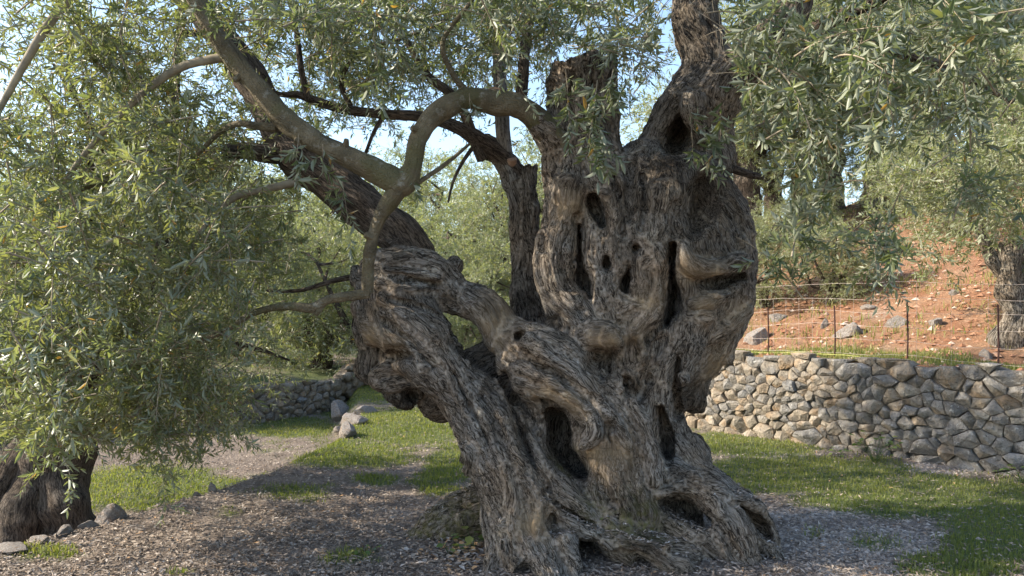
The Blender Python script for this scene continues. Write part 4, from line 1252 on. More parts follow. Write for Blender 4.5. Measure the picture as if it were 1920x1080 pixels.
for (u, v, d, ru, rv, rd, n, hang, ln) in VOL:
    n = int(n * .88); p = in_volume(rg, n, u, v, d, ru * 1.12, rv * 1.12, rd)
    dr = rand_unit(rg, n); dr[:, 2] = dr[:, 2] * .7 - .12 * hang
    p = p - dr * ln * .5
    p[:, 2] += .12
    left = u < 500; right = u > 1300
    L1.append(branchlets(p, dr, rg.uniform(.7, 1.3, n) * ln, rg, 9, (.09, .24), 8, .5 * hang, .066 if right else .062, .0162 if right else .0152, (.25, 1.0) if left else (0., .8), stems, .0052, 1.1, .0017))
# crown above the picture that shades the trunk
n = 130
p = np.stack([rg.uniform(-3.4, 4.2, n), rg.uniform(2.2, 6.6, n), rg.uniform(3.6, 5.2, n)], 1)
vis = project(p)[1]
p = p[vis < -60]
dr = rand_unit(rg, len(p)); dr[:, 2] = dr[:, 2] * .4 - .1
L1.append(branchlets(p, dr, rg.uniform(.4, .7, len(p)), rg, 8, (.14, .28), 8, .5, .075, .019, (0., .8), stems))
o_, y_, x_, z_, l_, w_, t_ = [np.concatenate(a) for a in zip(*[l.cat() for l in L1])]
uu, vv = project(o_)
# nothing grows through the front of the trunk or across its open face
front = o_[:, 1] < 4.75
TR = [(690, 470), (760, 455), (850, 480), (960, 560), (1005, 560), (1000, 330), (1160, 300), (1385, 310), (1440, 480), (1410, 620), (1340, 790), (1500, 1080), (860, 1080), (840, 800), (700, 780), (640, 640)]
def inside(poly, x, y):
    r = np.zeros(len(x), dtype=bool)
    for (x0, y0), (x1, y1) in zip(poly, poly[1:] + poly[:1]):
        c = ((y0 > y) != (y1 > y)) & (x < (x1 - x0) * (y - y0) / (y1 - y0 + 1e-9) + x0)
        r ^= c
    return r
TR2 = [(1235, -20), (1365, -20), (1375, 110), (1400, 190), (1370, 320), (1180, 320), (1230, 200)]
drop = (front & (inside(TR, uu, vv) | inside(TR2, uu, vv))) | (o_[:, 1] < 2.2)
data = [a[~drop] for a in (o_, y_, x_, z_, l_, w_, t_)]
# a few shoots that hang in front of the stump and the head
SHOOTS = [(1060, 130, 4.25, (.1, -.2, -.9), .3, 5), (1120, 150, 4.2, (-.1, -.2, -.9), .36, 6), (1150, 130, 4.15, (-.2, -.2, -.9), .3, 5), (1130, 230, 4.2, (.0, -.15, -.9), .22, 3), (1115, 270, 4.15, (.1, -.1, -.9), .12, 2), (1325, 250, 4.15, (.0, -.15, -.9), .16, 2), (1350, 200, 4.1, (.1, -.1, -.9), .2, 4),
          (1290, 190, 4.3, (.1, -.2, -.8), .2, 2), (1400, 130, 3.9, (.0, -.2, -.9), .3, 5), (1440, 470, 4.2, (-.6, -.3, -.2), .12, 1), (605, 270, 4.2, (.1, -.1, -.9), .12, 2), (560, 250, 4.2, (.0, -.1, -.9), .2, 3), (640, 330, 4.3, (.2, -.1, -.9), .25, 3), (770, 300, 4.3, (.1, -.1, -.9), .1, 1), (880, 175, 4.4, (0, -.2, -.8), .1, 1), (700, 60, 4.1, (.1, 0, -.9), .3, 4)]
ex = []
for (u, v, d, dv, ln, per) in SHOOTS:
    ex.append(branchlets(P(u, v, d)[None], np.array([dv]), np.array([ln]), rg, int(per * 2 + .5), (.07, .15), 6, .5, .078, .0195, (0, .6), stems, .0028, .8).cat())
data = [np.concatenate([a] + [e[k] for e in ex]) for k, a in enumerate(data)]
print('olive leaves', len(data[0]))
# the largest leaves in view are single objects, the rest one mass
uu, vv = project(data[0])
depth = data[0][:, 1]
inframe = (uu > 5) & (uu < 1915) & (vv > 5) & (vv < 1075)
score = np.where(inframe, data[4] / depth, 0)
top = np.argsort(-score)[:300]
rest = np.ones(len(depth), dtype=bool); rest[top] = False
lm = []
for k in range(6):
    v, f = leaf_shape(2)
    lm.append(build_mesh('leaf', v * np.array((.0145 * (.9 + .06 * k), .06, .06)), f, {'tint': np.full(len(v), (.1, .25, .4, .55, .7, .3)[k])}))
    lm[-1].materials.append(M['leaf'])
def single_leaves(data, top, root, org):
    for q, i in enumerate(top):
        lo = obj('leaf', lm[q % 6], None, root)
        s = data[4][i] / .06
        mtx = Matrix.Identity(4)
        for c, a in enumerate((data[2][i], data[1][i], data[3][i])):
            for r in range(3): mtx[r][c] = float(a[r] * s)
        for r in range(3): mtx[r][3] = float(data[0][i][r] - org[r])
        lo.matrix_local = mtx
single_leaves(data, top, olive, OL)
near = depth < 4.2
for nm, sel, det in (('foliage', rest & near, 2), ('foliage', rest & ~near, 1)):
    fo = obj(nm, leaf_mesh('foliage', [a[sel] for a in data], det, OL), M['leaf'], olive, 'stuff')
stems.v = [v - OL.astype(np.float32) for v in stems.v]
obj('twigs', stems.mesh('twigs'), M['twig'], olive, 'stuff')
# ------------------------------------------------------------------ the other trees of the grove
def crown_leaves(rg, lumps, n, per, leafL, leafW, tint, stems, ln=(.35, .6)):
    vol = np.array([l[3] * l[4] * l[5] for l in lumps]) ** .8
    cnt = np.maximum((vol / vol.sum() * n).astype(int), 3)
    out = []
    for (x, y, z, a, b, c), k in zip(lumps, cnt):
        q = rand_unit(rg, k) * rg.uniform(0.25, 1, (k, 1)) ** .55
        p = np.array((x, y, z)) + q * np.array((a, b, c))
        dr = norm(q * .7 + rand_unit(rg, k) * .8 + np.array((0, 0, .1)))
        out.append(branchlets(p, dr, rg.uniform(*ln, k), rg, per, (.14, .3), 7, .5, leafL, leafW, tint, stems, .004, 1.1, .0015).cat())
    return [np.concatenate(a) for a in zip(*out)]
def tree_skeleton(rg, h, rbase, lumps, mat_seed, lean=(0, 0), flare=1.7):
    g = Geo()
    fork = h * rg.uniform(.28, .36)
    top = np.array((lean[0], lean[1], fork))
    path = catmull(np.array([(0, 0, -.25), (0, 0, 0), (lean[0] * .3 + rg.normal(0, .05), lean[1] * .3, fork * .5), top]), 5)
    rad = np.interp(np.linspace(0, 1, len(path)), [0, .25, .6, 1], [rbase * flare, rbase * flare * .8, rbase, rbase * .95])
    tube(g, path, rad, 18, .02, 24, .3, mat_seed, ring_step=.05)
    for (x, y, z, a, b, c) in lumps:
        e = np.array((x, y, z)); m = (top + e) / 2 + rg.normal(0, .15, 3) + np.array((0, 0, -.1))
        pth = catmull(np.array([top - np.array((0, 0, .1)), top + (m - top) * .5 + rg.normal(0, .05, 3), m, e]), 4)
        tube(g, pth, np.linspace(rbase * .55, rbase * .1, len(pth)), 8, .006, 30, .12, mat_seed + 1)
        for _ in range(3):
            t = m + (e - m) * rg.uniform(0, 1)
            ee = e + rand_unit(rg, 1)[0] * np.array((a, b, c)) * .8
            pth = catmull(np.array([t, (t + ee) / 2 + rg.normal(0, .08, 3), ee]), 3)
            tube(g, pth, np.linspace(rbase * .16, rbase * .04, len(pth)), 5, 0, 30, .1, mat_seed + 2)
    return g
TEMPL = []
for k in range(3):
    rg = np.random.default_rng(500 + k)
    lumps = []
    for i in range(7):
        a = i * 2.4 + k; r = rg.uniform(.5, 1.25) if i else 0
        lumps.append((r * math.cos(a), r * math.sin(a), rg.uniform(1.7, 3.3) if i else 3.5, rg.uniform(.6, .95), rg.uniform(.6, .95), rg.uniform(.5, .8)))
    st = Geo()
    data = crown_leaves(rg, lumps, 430, 8, .082, .022, (.1, 1.0), st)
    g = tree_skeleton(rg, 4.2, .2, lumps, 60 + k)
    TEMPL.append((leaf_mesh('foliage', data, 0), st.mesh('twigs'), g.mesh('trunk')))
    TEMPL[-1][0].materials.append(M['far_leaf']); TEMPL[-1][1].materials.append(M['twig']); TEMPL[-1][2].materials.append(M['dark_bark'])
def plant_tree(name, label, cat, base, k, scale, rot, group=None, sz=1.0, trunk_z=0.0):
    t = thing(name, label, cat, base, group)
    t.rotation_euler = (0, 0, rot); t.scale = (scale, scale, scale * sz)
    obj('trunk', TEMPL[k][2], None, t)
    obj('twigs', TEMPL[k][1], None, t, 'stuff')
    obj('foliage', TEMPL[k][0], None, t, 'stuff')
    return t
def back_h(x, y):
    return 0.15 + 0.04 * max(y - 13, 0)
# (pixel column, depth, scale, label)
BACK = [(600, 15.6, 1.0, 'bushy low olive behind the left side of the gnarled trunk'), (440, 16.5, 1.25, 'olive standing above the low brown wall on the left'), (690, 14.5, 1.02, 'pale olive between the smooth arching bough and the burl'),
        (840, 17, 1.15, 'pale green olive seen right through the gap beside the second stem'), (940, 21, 1.3, 'distant olive directly behind the second stem'), (250, 12.5, 1.15, 'olive deep in the left foliage behind the nearest left tree'), (60, 12, .92, 'olive at the far left edge under the bright sky'),
        (560, 20, 1.35, 'distant olive left of the dark leaning limb'), (760, 25, 1.55, 'distant olive under the arching bough'), (330, 22, 1.7, 'tall distant olive far behind on the left'), (120, 20, 1.15, 'tall distant olive in the far left corner'), (1010, 28, 1.75, 'farthest olive behind the sawn stump'), (872, 12.5, .62, 'low leafy olive seen through the window in the gnarled arm')]
for i, (u, d, sc, lab) in enumerate(BACK):
    x = (u - 960) / F * d
    plant_tree('olive_tree', lab, 'tree', (x, d, back_h(x, d) - (1.05 * sc if i < 4 or i == 12 else .35)), i % 3, sc, i * 1.3, 'olives behind the left terraces')
HILLT = [(1450, 425, 1.0, 'pale olive on the hillside just right of the gnarled head'), (1512, 372, 1.15, 'hillside olive with a dark upright trunk above the red bank'), (1640, 335, 1.2, 'olive at the top of the red bank'), (1790, 440, .62, 'dense grey green bush on the red slope'), (1850, 350, 1.1, 'olive high on the slope near the right edge'),
         (1400, 330, 1.4, 'distant pale olive behind the right limb'), (1560, 290, 1.5, 'distant olive on the ridge above the bank'), (1730, 300, 1.4, 'distant olive on the ridge to the right'), (1900, 290, 1.5, 'distant olive on the ridge at the right edge'), (1430, 575, .48, 'small leafy shrub behind the mesh fence beside the trunk'), (1560, 570, .38, 'small leafy shrub in the middle of the red slope'), (1500, 450, .45, 'leafy shrub high on the slope just right of the gnarled head'), (1680, 395, .6, 'leafy shrub near the top of the red bank')]
for i, (u, v, sc, lab) in enumerate(HILLT):
    b, s_, t_ = hill_at_pixel(u, v)
    bush = sc < .7
    z = b[2] - (1.0 * sc if bush else .1)
    plant_tree('shrub' if bush else 'olive_tree', lab, 'shrub' if bush else 'tree', (b[0], b[1], z), (i + 1) % 3, sc, i * 2.1, 'shrubs on the red slope' if bush else 'olives on the hillside')
# near left olive standing on the lower terrace
rg = np.random.default_rng(812)
b = np.array((*((P(85, 0, 6.0))[:2]), -.36))
t = thing('olive_tree', 'nearest olive on the left with a broad dark trunk below the terrace edge', 'tree', b)
lumps = [(-.9, 0, 2.3, .9, .9, .7), (.6, .1, 2.0, .9, .9, .7), (.5, .2, 3.3, .9, 1.0, .7), (-1.2, .4, 1.6, .9, .9, .5), (.9, .8, 3.0, 1.0, 1.0, .7), (.2, .7, 1.35, 1.1, .7, .45), (1.25, .9, 1.7, .7, .8, .7), (.9, .4, 4.4, 1.2, 1.2, .7)]
st = Geo()
data = crown_leaves(rg, lumps, 430, 9, .066, .0165, (.3, 1.0), st)
g = tree_skeleton(rg, 3.0, .24, lumps, 90, (.1, .1), 1.5)
for (pts, r0, r1, sd) in (([(-.25, -.1, -.2), (-.3, -.15, .15), (-.2, -.1, .5), (-.05, 0, .95)], .26, .14, 91), ([(.3, -.15, -.25), (.26, -.15, .12), (.14, -.12, .45), (.08, 0, .9)], .24, .13, 92), ([(.0, -.3, -.2), (.02, -.26, .1), (.0, -.2, .4), (.0, -.05, .8)], .2, .12, 93), ([(-.5, .0, -.2), (-.42, 0, .05), (-.25, 0, .35)], .22, .12, 94)):
    p = catmull(np.array(pts), 6); tube(g, p, np.linspace(r0, r1, len(p)), 18, .03, 20, .4, sd, ring_step=.03)
obj('trunk', g.mesh('trunk'), M['dark_bark'], t)
obj('twigs', st.mesh('twigs'), M['twig'], t, 'stuff')
wp = data[0] + b; uu, vv = project(wp)
sc_ = np.where((uu > 5) & (uu < 480) & (vv > 5) & (vv < 1000), data[4] / wp[:, 1], 0); top = np.argsort(-sc_)[:300]
single_leaves(data, top, t, (0, 0, 0))
rest = np.ones(len(wp), dtype=bool); rest[top] = False
obj('foliage', leaf_mesh('foliage', [a[rest] for a in data], 1), M['leaf'], t, 'stuff')
# gnarled olive at the right edge, on the first step of the hillside
rg = np.random.default_rng(813)
b, s_, t_ = hill_at_pixel(1898, 640)
t = thing('olive_tree', 'gnarled olive with a split grey trunk at the right edge above the wall', 'tree', (*b[:2], b[2] - .05))
g = Geo()
SC = .72
def lp(pts, r0, r1, seed, lump=.3): 
    p = catmull(np.array(pts, dtype=float) * SC, 6); tube(g, p, np.linspace(r0, r1, len(p)) * SC, 20, .03, 22, lump, seed, ring_step=.03)
lp([(-.05, 0, -.2), (-.06, 0, .1), (.05, -.02, .4), (.0, .0, .7), (-.05, 0, 1.0), (.0, .05, 1.5)], .26, .15, 70)
lp([(.12, -.08, -.2), (.1, -.08, .2), (.12, -.06, .5), (.1, 0, .9), (.3, 0, 1.3), (.5, 0, 1.8)], .2, .11, 71)
lp([(-.18, -.05, -.15), (-.12, -.06, .15), (-.05, -.08, .45)], .14, .1, 72)
lp([(-.02, 0, .9), (-.25, .1, 1.3), (-.5, .1, 1.9)], .12, .06, 73)
lumps = [(0, 0, 1.9, .9, .9, .7), (.8, .2, 1.6, .8, .8, .6), (-.9, .2, 1.5, .7, .8, .45), (.2, -.2, 2.6, .9, .9, .6)]
st = Geo()
data = crown_leaves(rg, lumps, 300, 8, .08, .021, (.1, .9), st)
obj('trunk', g.mesh('trunk'), M['bark'], t)
obj('twigs', st.mesh('twigs'), M['twig'], t, 'stuff')
obj('foliage', leaf_mesh('foliage', data, 0), M['far_leaf'], t, 'stuff')
# ------------------------------------------------------------------ loose rocks
def rock_mesh(seed, flat=.65, facets=15):
    import bmesh
    bm = bmesh.new(); bmesh.ops.create_icosphere(bm, subdivisions=3, radius=1.0)
    v = np.array([p.co[:] for p in bm.verts]); f = np.array([[q.index for q in fc.verts] for fc in bm.faces]); bm.free()
    r = np.random.default_rng(seed)
    for _ in range(facets):         # chop flat faces
        n = norm(r.normal(size=3)); c = r.uniform(.42, .8)
        d = v @ n - c
        v = v - np.where(d > 0, d, 0)[:, None] * n * .92
    v = v * (1 + .10 * fbm(v * 2.0 + seed, 2, seed)[:, None] + .05 * fbm(v * 6.0 + seed, 2, seed + 1)[:, None])
    return build_mesh('rock', v * np.array((1, r.uniform(.7, .95), flat)) * 1.25, f, smooth=False)
ROCKM = [rock_mesh(900 + k, .55 + .05 * k) for k in range(6)]
for m in ROCKM: m.materials.append(M['rock'])
def rock(label, pos, size, k, rot, mat=None, group=None, sink=.3, scale=(1, 1, 1)):
    me = ROCKM[k % 6]
    if mat:
        me = me.copy(); me.materials.clear(); me.materials.append(mat)
    o = obj('rock', me)
    o.location = (pos[0], pos[1], pos[2] + size * (.55 - sink) * scale[2]); o.scale = tuple(size * s for s in scale); o.rotation_euler = (rot * .13, rot * .07, rot)
    return tag(o, label, 'rock', group)
HR_ = [(1630, 578, .12, 'white angular rock high on the red slope below the hanging leaves'), (1680, 612, .16, 'white angular rock right of the middle fence post'), (1590, 628, .17, 'pale rounded rock between two fence posts'), (1460, 600, .16, 'grey rock behind the mesh beside the trunk'), (1755, 612, .11, 'tan boulder left of the gnarled edge olive'),
       (1790, 552, .06, 'small white stone lying alone on the red slope'), (1545, 612, .09, 'pink grey rock behind the middle fence post'), (1420, 640, .2, 'large grey boulder at the wall end beside the trunk'), (1495, 415, .4, 'dark grey outcrop high behind the hanging leaves'), (1640, 390, .22, 'grey outcrop at the top of the bank'), (1850, 668, .08, 'flat pale stone beside the edge olive')]
for i, (u, v, sz, lab) in enumerate(HR_):
    b, s_, t_ = hill_at_pixel(u, v)
    rock(lab, b, sz, i, i * 1.7, group='rocks on the red slope', sink=.5)
ER = [(20, 1035, .11, 'bluish white stone at the left end of the terrace edge'), (75, 1012, .10, 'flat grey edge stone second from the left'), (118, 1000, .09, 'pale edge stone in front of the left trunk'), (165, 990, .07, 'small edge stone at the foot of the left trunk'), (215, 968, .16, 'largest rounded pale stone on the terrace edge'), (262, 950, .10, 'long flat stone right of the largest edge stone'), (300, 942, .06, 'small pale stone in the grassy terrace edge'), (340, 934, .05, 'tiny stone in the grassy terrace edge'), (403, 918, .09, 'white stone where the terrace edge meets the path'), (370, 928, .06, 'half hidden stone near the end of the terrace edge')]
for i, (u, v, sz, lab) in enumerate(ER):
    p = G(u, v); p[2] = ground_h(p[0], p[1]).item()
    rock(lab, p, sz * .8, i + 2, i * 2.3, group='stones along the terrace edge', sink=.38, scale=(1.25, .9, .7))
PR = [(652, 818, .17, (.9, 1.2, 1.2), 'upright pale block at the corner of the grassy terrace'), (664, 795, .19, (1, 1.2, 1.1), 'pale weathered block beside the grassy terrace'), (686, 772, .2, (1.2, 1.2, .8), 'flat whitish slab on the terrace corner'), (650, 768, .16, (1, .8, .8), 'brown block on the terrace corner'), (640, 748, .28, (1.1, .9, 1.0), 'large grey boulder ending the low brown wall'), (700, 890, .06, (1.4, 1, .6), 'dark flat stone lying in the leaf litter'), (860, 640, .5, (1, 1, 1), ''), (640, 770, .14, (1, 1, .8), 'small grey block left of the terrace corner')]
for i, (u, v, sz, sc, lab) in enumerate(PR):
    if not lab: continue
    p = G(u, v); p[2] = ground_h(p[0], p[1]).item()
    rock(lab, p, sz * .8, i + 1, .2 + i * .35, group='rocks at the terrace corner', sink=.25, scale=sc)

# ------------------------------------------------------------------ wire fence on the hillside edge
fence = thing('wire_fence', 'rusty posts with pale square wire mesh above the stone wall', 'fence', (*hill_pt(7.5, .35), .9))
FL = np.array(fence.location)
seg = np.linalg.norm(np.diff(WALL_R, axis=0), axis=1)
def fence_pt(t, h):
    x, y = hill_pt(t, .35)
    z = hill_h(np.array([.35]), np.array([t]))[0]
    return np.array((x, y, z + h))
def t_at_u(u):
    tt = np.linspace(0, HILL_LEN, 2000); x, y = hill_pt(tt, np.full(2000, .35))
    uu = np.where(y > .5, 960 + F * x / np.maximum(y, .5), 1e9)
    return tt[np.argmin(np.abs(uu - u))]
post_t = [t_at_u(u) for u in (1320, 1440, 1565, 1700, 1870, 2090, 2400)]
for k, t in enumerate(post_t):
    g = Geo(); a = fence_pt(t, -.15); b = fence_pt(t, (.5, .55, .55, .62, .6, .6, .6)[k])
    tube(g, [a - FL, (a + b) / 2 - FL + np.array((.008, 0, 0)), b - FL], [.009, .009, .008], 6, .002, 60, .1, k)
    obj('post', g.mesh('post'), M['rust'], fence)
g = Geo()
t0, t1 = post_t[0], post_t[-1]
for h in (.05, .2, .35, .5, .64, .8):
    tt = np.linspace(t0, t1, 60)
    path = np.array([fence_pt(t, h + .012 * math.sin(t * 3 + h * 9)) for t in tt]) - FL
    thin_tubes(g, path[None], np.full((1, 60), .0016), 4)
for t in np.arange(t0, t_at_u(1600), .16):
    path = np.array([fence_pt(t, h) for h in (.0, .2, .4, .64)]) - FL
    thin_tubes(g, path[None], np.full((1, 4), .0014), 4)
for t in np.arange(t_at_u(1600), t1, .32):
    path = np.array([fence_pt(t, h) for h in (.0, .3, .5, .8)]) - FL
    thin_tubes(g, path[None], np.full((1, 4), .0011), 4)
obj('wire_mesh', g.mesh('wire_mesh'), M['wire'], fence, 'stuff')
g = Geo()
tt = np.linspace(t_at_u(1345), t_at_u(1640), 30)
cp = np.array([fence_pt(t, .03 + .006 * math.sin(t * 11)) - np.array((WN[0], WN[1], 0)) * .12 for t in tt])
co_ = thing('cord', 'thin yellow cord lying along the top of the stone wall', 'cord', cp[15])
tube(g, cp - cp[15], np.full(30, .003), 6)
obj('strand', g.mesh('strand'), M['hose'], co_)

# ------------------------------------------------------------------ grass, litter and gravel on the terraces
rg = np.random.default_rng(2024)
def on_ground(n, dmin, dmax, power=1.0):
    """points spread over the terrace, a little denser near the viewer"""
    d = dmin + (dmax - dmin) * rg.uniform(0, 1, n) ** power
    x = rg.uniform(-.80, .80, n) * d
    return x, d
def behind_wall(x, y): return sd_poly(x, y, WALL_R) > -.06
def blades(x, y, z, h, w, tint, lean=.45):
    n = len(x)
    a = rg.uniform(0, 2 * math.pi, n)
    side = np.stack([np.cos(a), np.sin(a), np.zeros(n)], 1) * (w * .5)[:, None]
    dirv = np.stack([-np.sin(a), np.cos(a), np.zeros(n)], 1)
    ln = rg.uniform(-lean, lean, n)[:, None]
    b = np.stack([x, y, z - .005], 1)
    m = b + np.array((0, 0, 1)) * (h * .55)[:, None] + dirv * ln * (h * .35)[:, None]
    t = b + np.array((0, 0, 1)) * (h * (1 - .25 * np.abs(ln[:, 0])))[:, None] + dirv * ln * h[:, None]
    V = np.stack([b - side, b + side, m + side * .8, m - side * .8, t], 1).reshape(-1, 3)
    i = (np.arange(n) * 5)[:, None]
    return V, i + np.array([[0, 1, 2, 3]]), i + np.array([[3, 2, 4]]), np.repeat(tint, 5)
x, y = on_ground(330000, 4.0, 14.5, 1.25)
gmk, pmk = masks(x, y)
k = (rg.uniform(size=len(x)) < gmk ** 1.5 * .9) & ~behind_wall(x, y)
x, y = x[k], y[k]
V, f4, f3, tt = blades(x, y, ground_h(x, y), rg.uniform(.018, .055, len(x)) * (.8 + .5 * noise2(x, y, 1.5, 91)), rg.uniform(.004, .008, len(x)) * (1 + (y - 4) * .09), np.clip(.45 + .35 * noise2(x, y, .9, 92) + rg.normal(0, .16, len(x)), 0, 1))
go = obj('grass', build_mesh('grass', V, [f4, f3], {'tint': tt}, False), M['grass'], kind='stuff')
go['label'] = 'short green grass patches on the terraces'
# tufts along the hill edge above the wall
T = rg.uniform(3.5, HILL_LEN - 3, 26000); S = np.abs(rg.normal(.5, .5, 26000)) + .14
gmk, _ = hill_masks(T, S); k = rg.uniform(size=len(T)) < gmk; T, S = T[k], S[k]
hx, hy = hill_pt(T, S)
V, f4, f3, tt = blades(hx, hy, hill_h(S, T), rg.uniform(.02, .07, len(T)), rg.uniform(.007, .012, len(T)), np.clip(rg.normal(.6, .2, len(T)), 0, 1))
obj('grass', build_mesh('grass', V, [f4, f3], {'tint': tt}, False), M['grass'], kind='stuff')['label'] = 'thin grass along the top of the stone wall'
# fallen leaves
def chips(x, y, z, L, W, tint, tilt=.35):
    n = len(x)
    yv = norm(np.stack([rg.normal(size=n), rg.normal(size=n), rg.normal(0, tilt * .6, n)], 1))
    up = norm(np.stack([rg.normal(0, tilt, n), rg.normal(0, tilt, n), np.ones(n)], 1))
    xv = norm(np.cross(yv, up)); zv = np.cross(xv, yv)
    o = np.stack([x, y, z], 1) - yv * (L * .5)[:, None]
    return [o, yv, xv, zv, L, W, tint]
x, y = on_ground(190000, 3.9, 12.0, 1.7)
gmk, pmk = masks(x, y)
k = (rg.uniform(size=len(x)) < (1 - .82 * gmk) * (.75 + .3 * noise2(x, y, 2.5, 93))) & ~behind_wall(x, y)
x, y, pmk = x[k], y[k], pmk[k]
n = len(x)
tint = np.clip(rg.beta(1.7, 2.3, n) * .92 + .1 * pmk, 0, .95)
tint = np.where(gmk[k] > .4, np.minimum(tint, .5), tint)
tint = np.where(rg.uniform(size=n) < .02, 1.0, tint)
d = chips(x, y, ground_h(x, y) + rg.uniform(.004, .022, n), rg.uniform(.016, .05, n), rg.uniform(.006, .015, n), tint)
lo = obj('leaf_litter', leaf_mesh('leaf_litter', d, 0), M['litter'], kind='stuff'); lo['label'] = 'dry brown and grey fallen leaves covering the bare ground'
# pebbles
def pebble_field(name, x, y, z, r, tint, mat):
    n = len(x)
    v = np.array([(1, 0, 0), (.3, .9, 0), (-.8, .55, 0), (-.75, -.6, 0), (.35, -.9, 0), (.1, .05, .75), (-.1, -.1, .55)], dtype=np.float32)
    f = np.array([(0, 1, 5), (1, 2, 5), (2, 6, 5), (2, 3, 6), (3, 4, 6), (4, 5, 6), (4, 0, 5)])
    a = rg.uniform(0, 6.28, n); c, s = np.cos(a), np.sin(a)
    vv = v[None] * (1 + rg.normal(0, .18, (n, 7, 3)))
    X = (vv[..., 0] * c[:, None] - vv[..., 1] * s[:, None]) * r[:, None] + x[:, None]
    Y = (vv[..., 0] * s[:, None] + vv[..., 1] * c[:, None]) * r[:, None] + y[:, None]
    Z = vv[..., 2] * r[:, None] * .8 + z[:, None]
    F3 = (np.arange(n) * 7)[:, None, None] + f[None]
    return obj(name, build_mesh(name, np.stack([X, Y, Z], -1).reshape(-1, 3), F3.reshape(-1, 3), {'tint': np.repeat(tint, 7)}, False), mat, kind='stuff')
x, y = on_ground(42000, 3.9, 11.0, 1.5)
gmk, pmk = masks(x, y)
k = (rg.uniform(size=len(x)) < (.04 + .75 * pmk) * (1 - .92 * gmk)) & ~behind_wall(x, y)
x, y = x[k], y[k]
pebble_field('gravel', x, y, ground_h(x, y) - .002, rg.uniform(.006, .022, len(x)) * rg.uniform(.7, 1.5, len(x)), np.clip(rg.normal(.68, .12, len(x)), .4, .92), M['litter'])['label'] = 'pale pebbles scattered over the bare ground'
T = rg.uniform(3, HILL_LEN - 2, 14000); S = .2 + 11 * rg.uniform(0, 1, 14000) ** 1.3
hx, hy = hill_pt(T, S)
def clod_mat():
    k = NT('red_clod')
    return k.done(k.ramp(k.attr('tint').outputs['Fac'], [(0, (.20, .095, .055)), (.6, (.32, .18, .115)), (1, (.50, .41, .34))]), .95, .1)
M['clod'] = clod_mat()
pebble_field('red_clods', hx, hy, hill_h(S, T) - .005, rg.uniform(.012, .05, len(T)) * rg.uniform(.6, 1.4, len(T)), rg.uniform(0, 1, len(T)) ** 1.6, M['clod'])['label'] = 'red earth clods and small stones on the hillside'
# dry tufts and weeds on the hillside
T = rg.uniform(3, HILL_LEN - 2, 30000); S = .8 + 12 * rg.uniform(0, 1, 30000) ** 1.2
k = noise2(T, S, 1.2, 95) + .3 * noise2(T, S, 5, 96) > .22
T, S = T[k], S[k]; hx, hy = hill_pt(T, S)
V, f4, f3, tt = blades(hx, hy, hill_h(S, T), rg.uniform(.03, .13, len(T)), rg.uniform(.008, .016, len(T)), np.clip(rg.normal(.82, .15, len(T)), 0, 1), .8)
obj('grass', build_mesh('grass', V, [f4, f3], {'tint': tt}, False), M['grass'], kind='stuff')['label'] = 'dry yellowish tufts on the red slope'
# wood dust and dead leaves caught on the roots
up_ = vert_normals(tv, tf)
zok = np.nonzero((up_[:, 2] > .75) & (tv[:, 2] < .42) & (tv[:, 1] < 4.9))[0]
pick = rg.choice(zok, 900)
q = tv[pick]; n = len(q)
d = chips(q[:, 0], q[:, 1], q[:, 2] + .006, rg.uniform(.02, .05, n), rg.uniform(.006, .012, n), np.clip(rg.normal(.6, .2, n), 0, .95))
obj('leaf_litter', leaf_mesh('leaf_litter', d, 1), M['litter'], kind='stuff')['label'] = 'dry leaves caught on the roots'

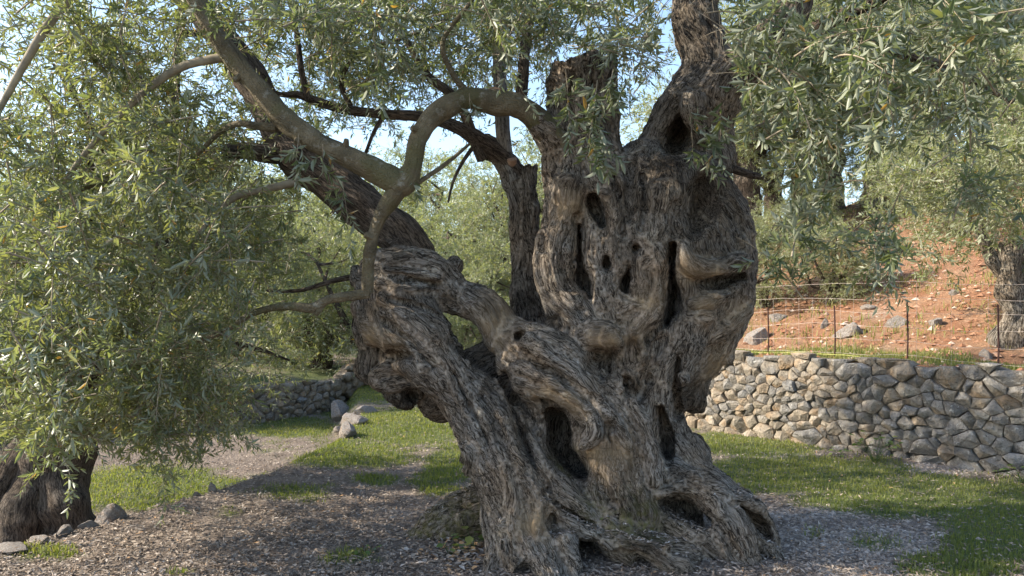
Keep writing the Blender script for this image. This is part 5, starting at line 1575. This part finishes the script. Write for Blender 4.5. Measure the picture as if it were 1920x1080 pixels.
# ------------------------------------------------------------------ little weeds
def weed(label, u, v, n, size, hgt, seed, mat='weed', pos=None):
    r = np.random.default_rng(seed)
    p = G(u, v) if pos is None else np.array(pos, dtype=float)
    if pos is None: p[2] = ground_h(p[0], p[1]).item()
    t = thing('weed', label, 'plant', p, 'weeds on the terrace')
    lv_, f = leaf_shape(2)
    for i in range(n):
        a = i * 2.4 + r.uniform(-.4, .4); el = r.uniform(.35, 1.2); L = hgt * r.uniform(.6, 1.2)
        tip = np.array((math.cos(a) * math.cos(el), math.sin(a) * math.cos(el), math.sin(el))) * L
        s = size * r.uniform(.7, 1.2)
        y = norm(np.array((math.cos(a), math.sin(a), r.uniform(-.5, .3)))); up = norm(np.array((r.normal(0, .3), r.normal(0, .3), 1)))
        x = norm(np.cross(y, up)); z = np.cross(x, y)
        V = tip + x * (lv_[:, 0:1] * s * .8) + y * (lv_[:, 1:2] * s) + z * (lv_[:, 2:3] * s)
        o = obj('leaf', build_mesh('leaf', V, f, {'tint': np.full(len(V), r.uniform(.2, 1.0))}), M[mat], t)
        g = Geo(); tube(g, [(0, 0, -.02), tip * .5 + np.array((0, 0, L * .1)), tip], [.002, .0016, .0012], 4)
        obj('stalk', g.mesh('stalk'), M[mat], o)
    return t
weed('broad leaved green weed at the left foot of the gnarled trunk', 885, 1040, 9, .075, .11, 1)
weed('small broad leaved weed left of the mossy root tip', 842, 1050, 6, .05, .07, 2)
weed('tiny round leaved weed in the leaf litter left of the trunk', 672, 1048, 5, .035, .05, 3)
weed('tiny pale weed in the litter near the bottom edge', 700, 1042, 4, .03, .04, 4)
weed('leafy green weed growing against the stone wall', 1640, 868, 26, .06, .30, 5)
weed('small green weed at the foot of the stone wall', 1575, 858, 10, .05, .12, 6)
weed('green weed at the wall foot by the right edge', 1915, 905, 16, .06, .2, 7)
weed('fine green weed in the mossy hollow between the roots', 1140, 985, 10, .03, .08, 8, pos=P(1140, 985, 4.33))
# larger dead leaves by the mossy root
n = 160
x = rg.normal(-.28, .16, n); y = rg.normal(4.42, .13, n)
d = chips(x, y, ground_h(x, y) + rg.uniform(.012, .03, n), rg.uniform(.035, .07, n), rg.uniform(.018, .04, n), np.where(rg.uniform(size=n) < .5, 1.0, rg.uniform(.5, .9, n)))
obj('leaf_litter', leaf_mesh('leaf_litter', d, 1), M['litter'], kind='stuff')['label'] = 'larger tan dead leaves beside the mossy root'
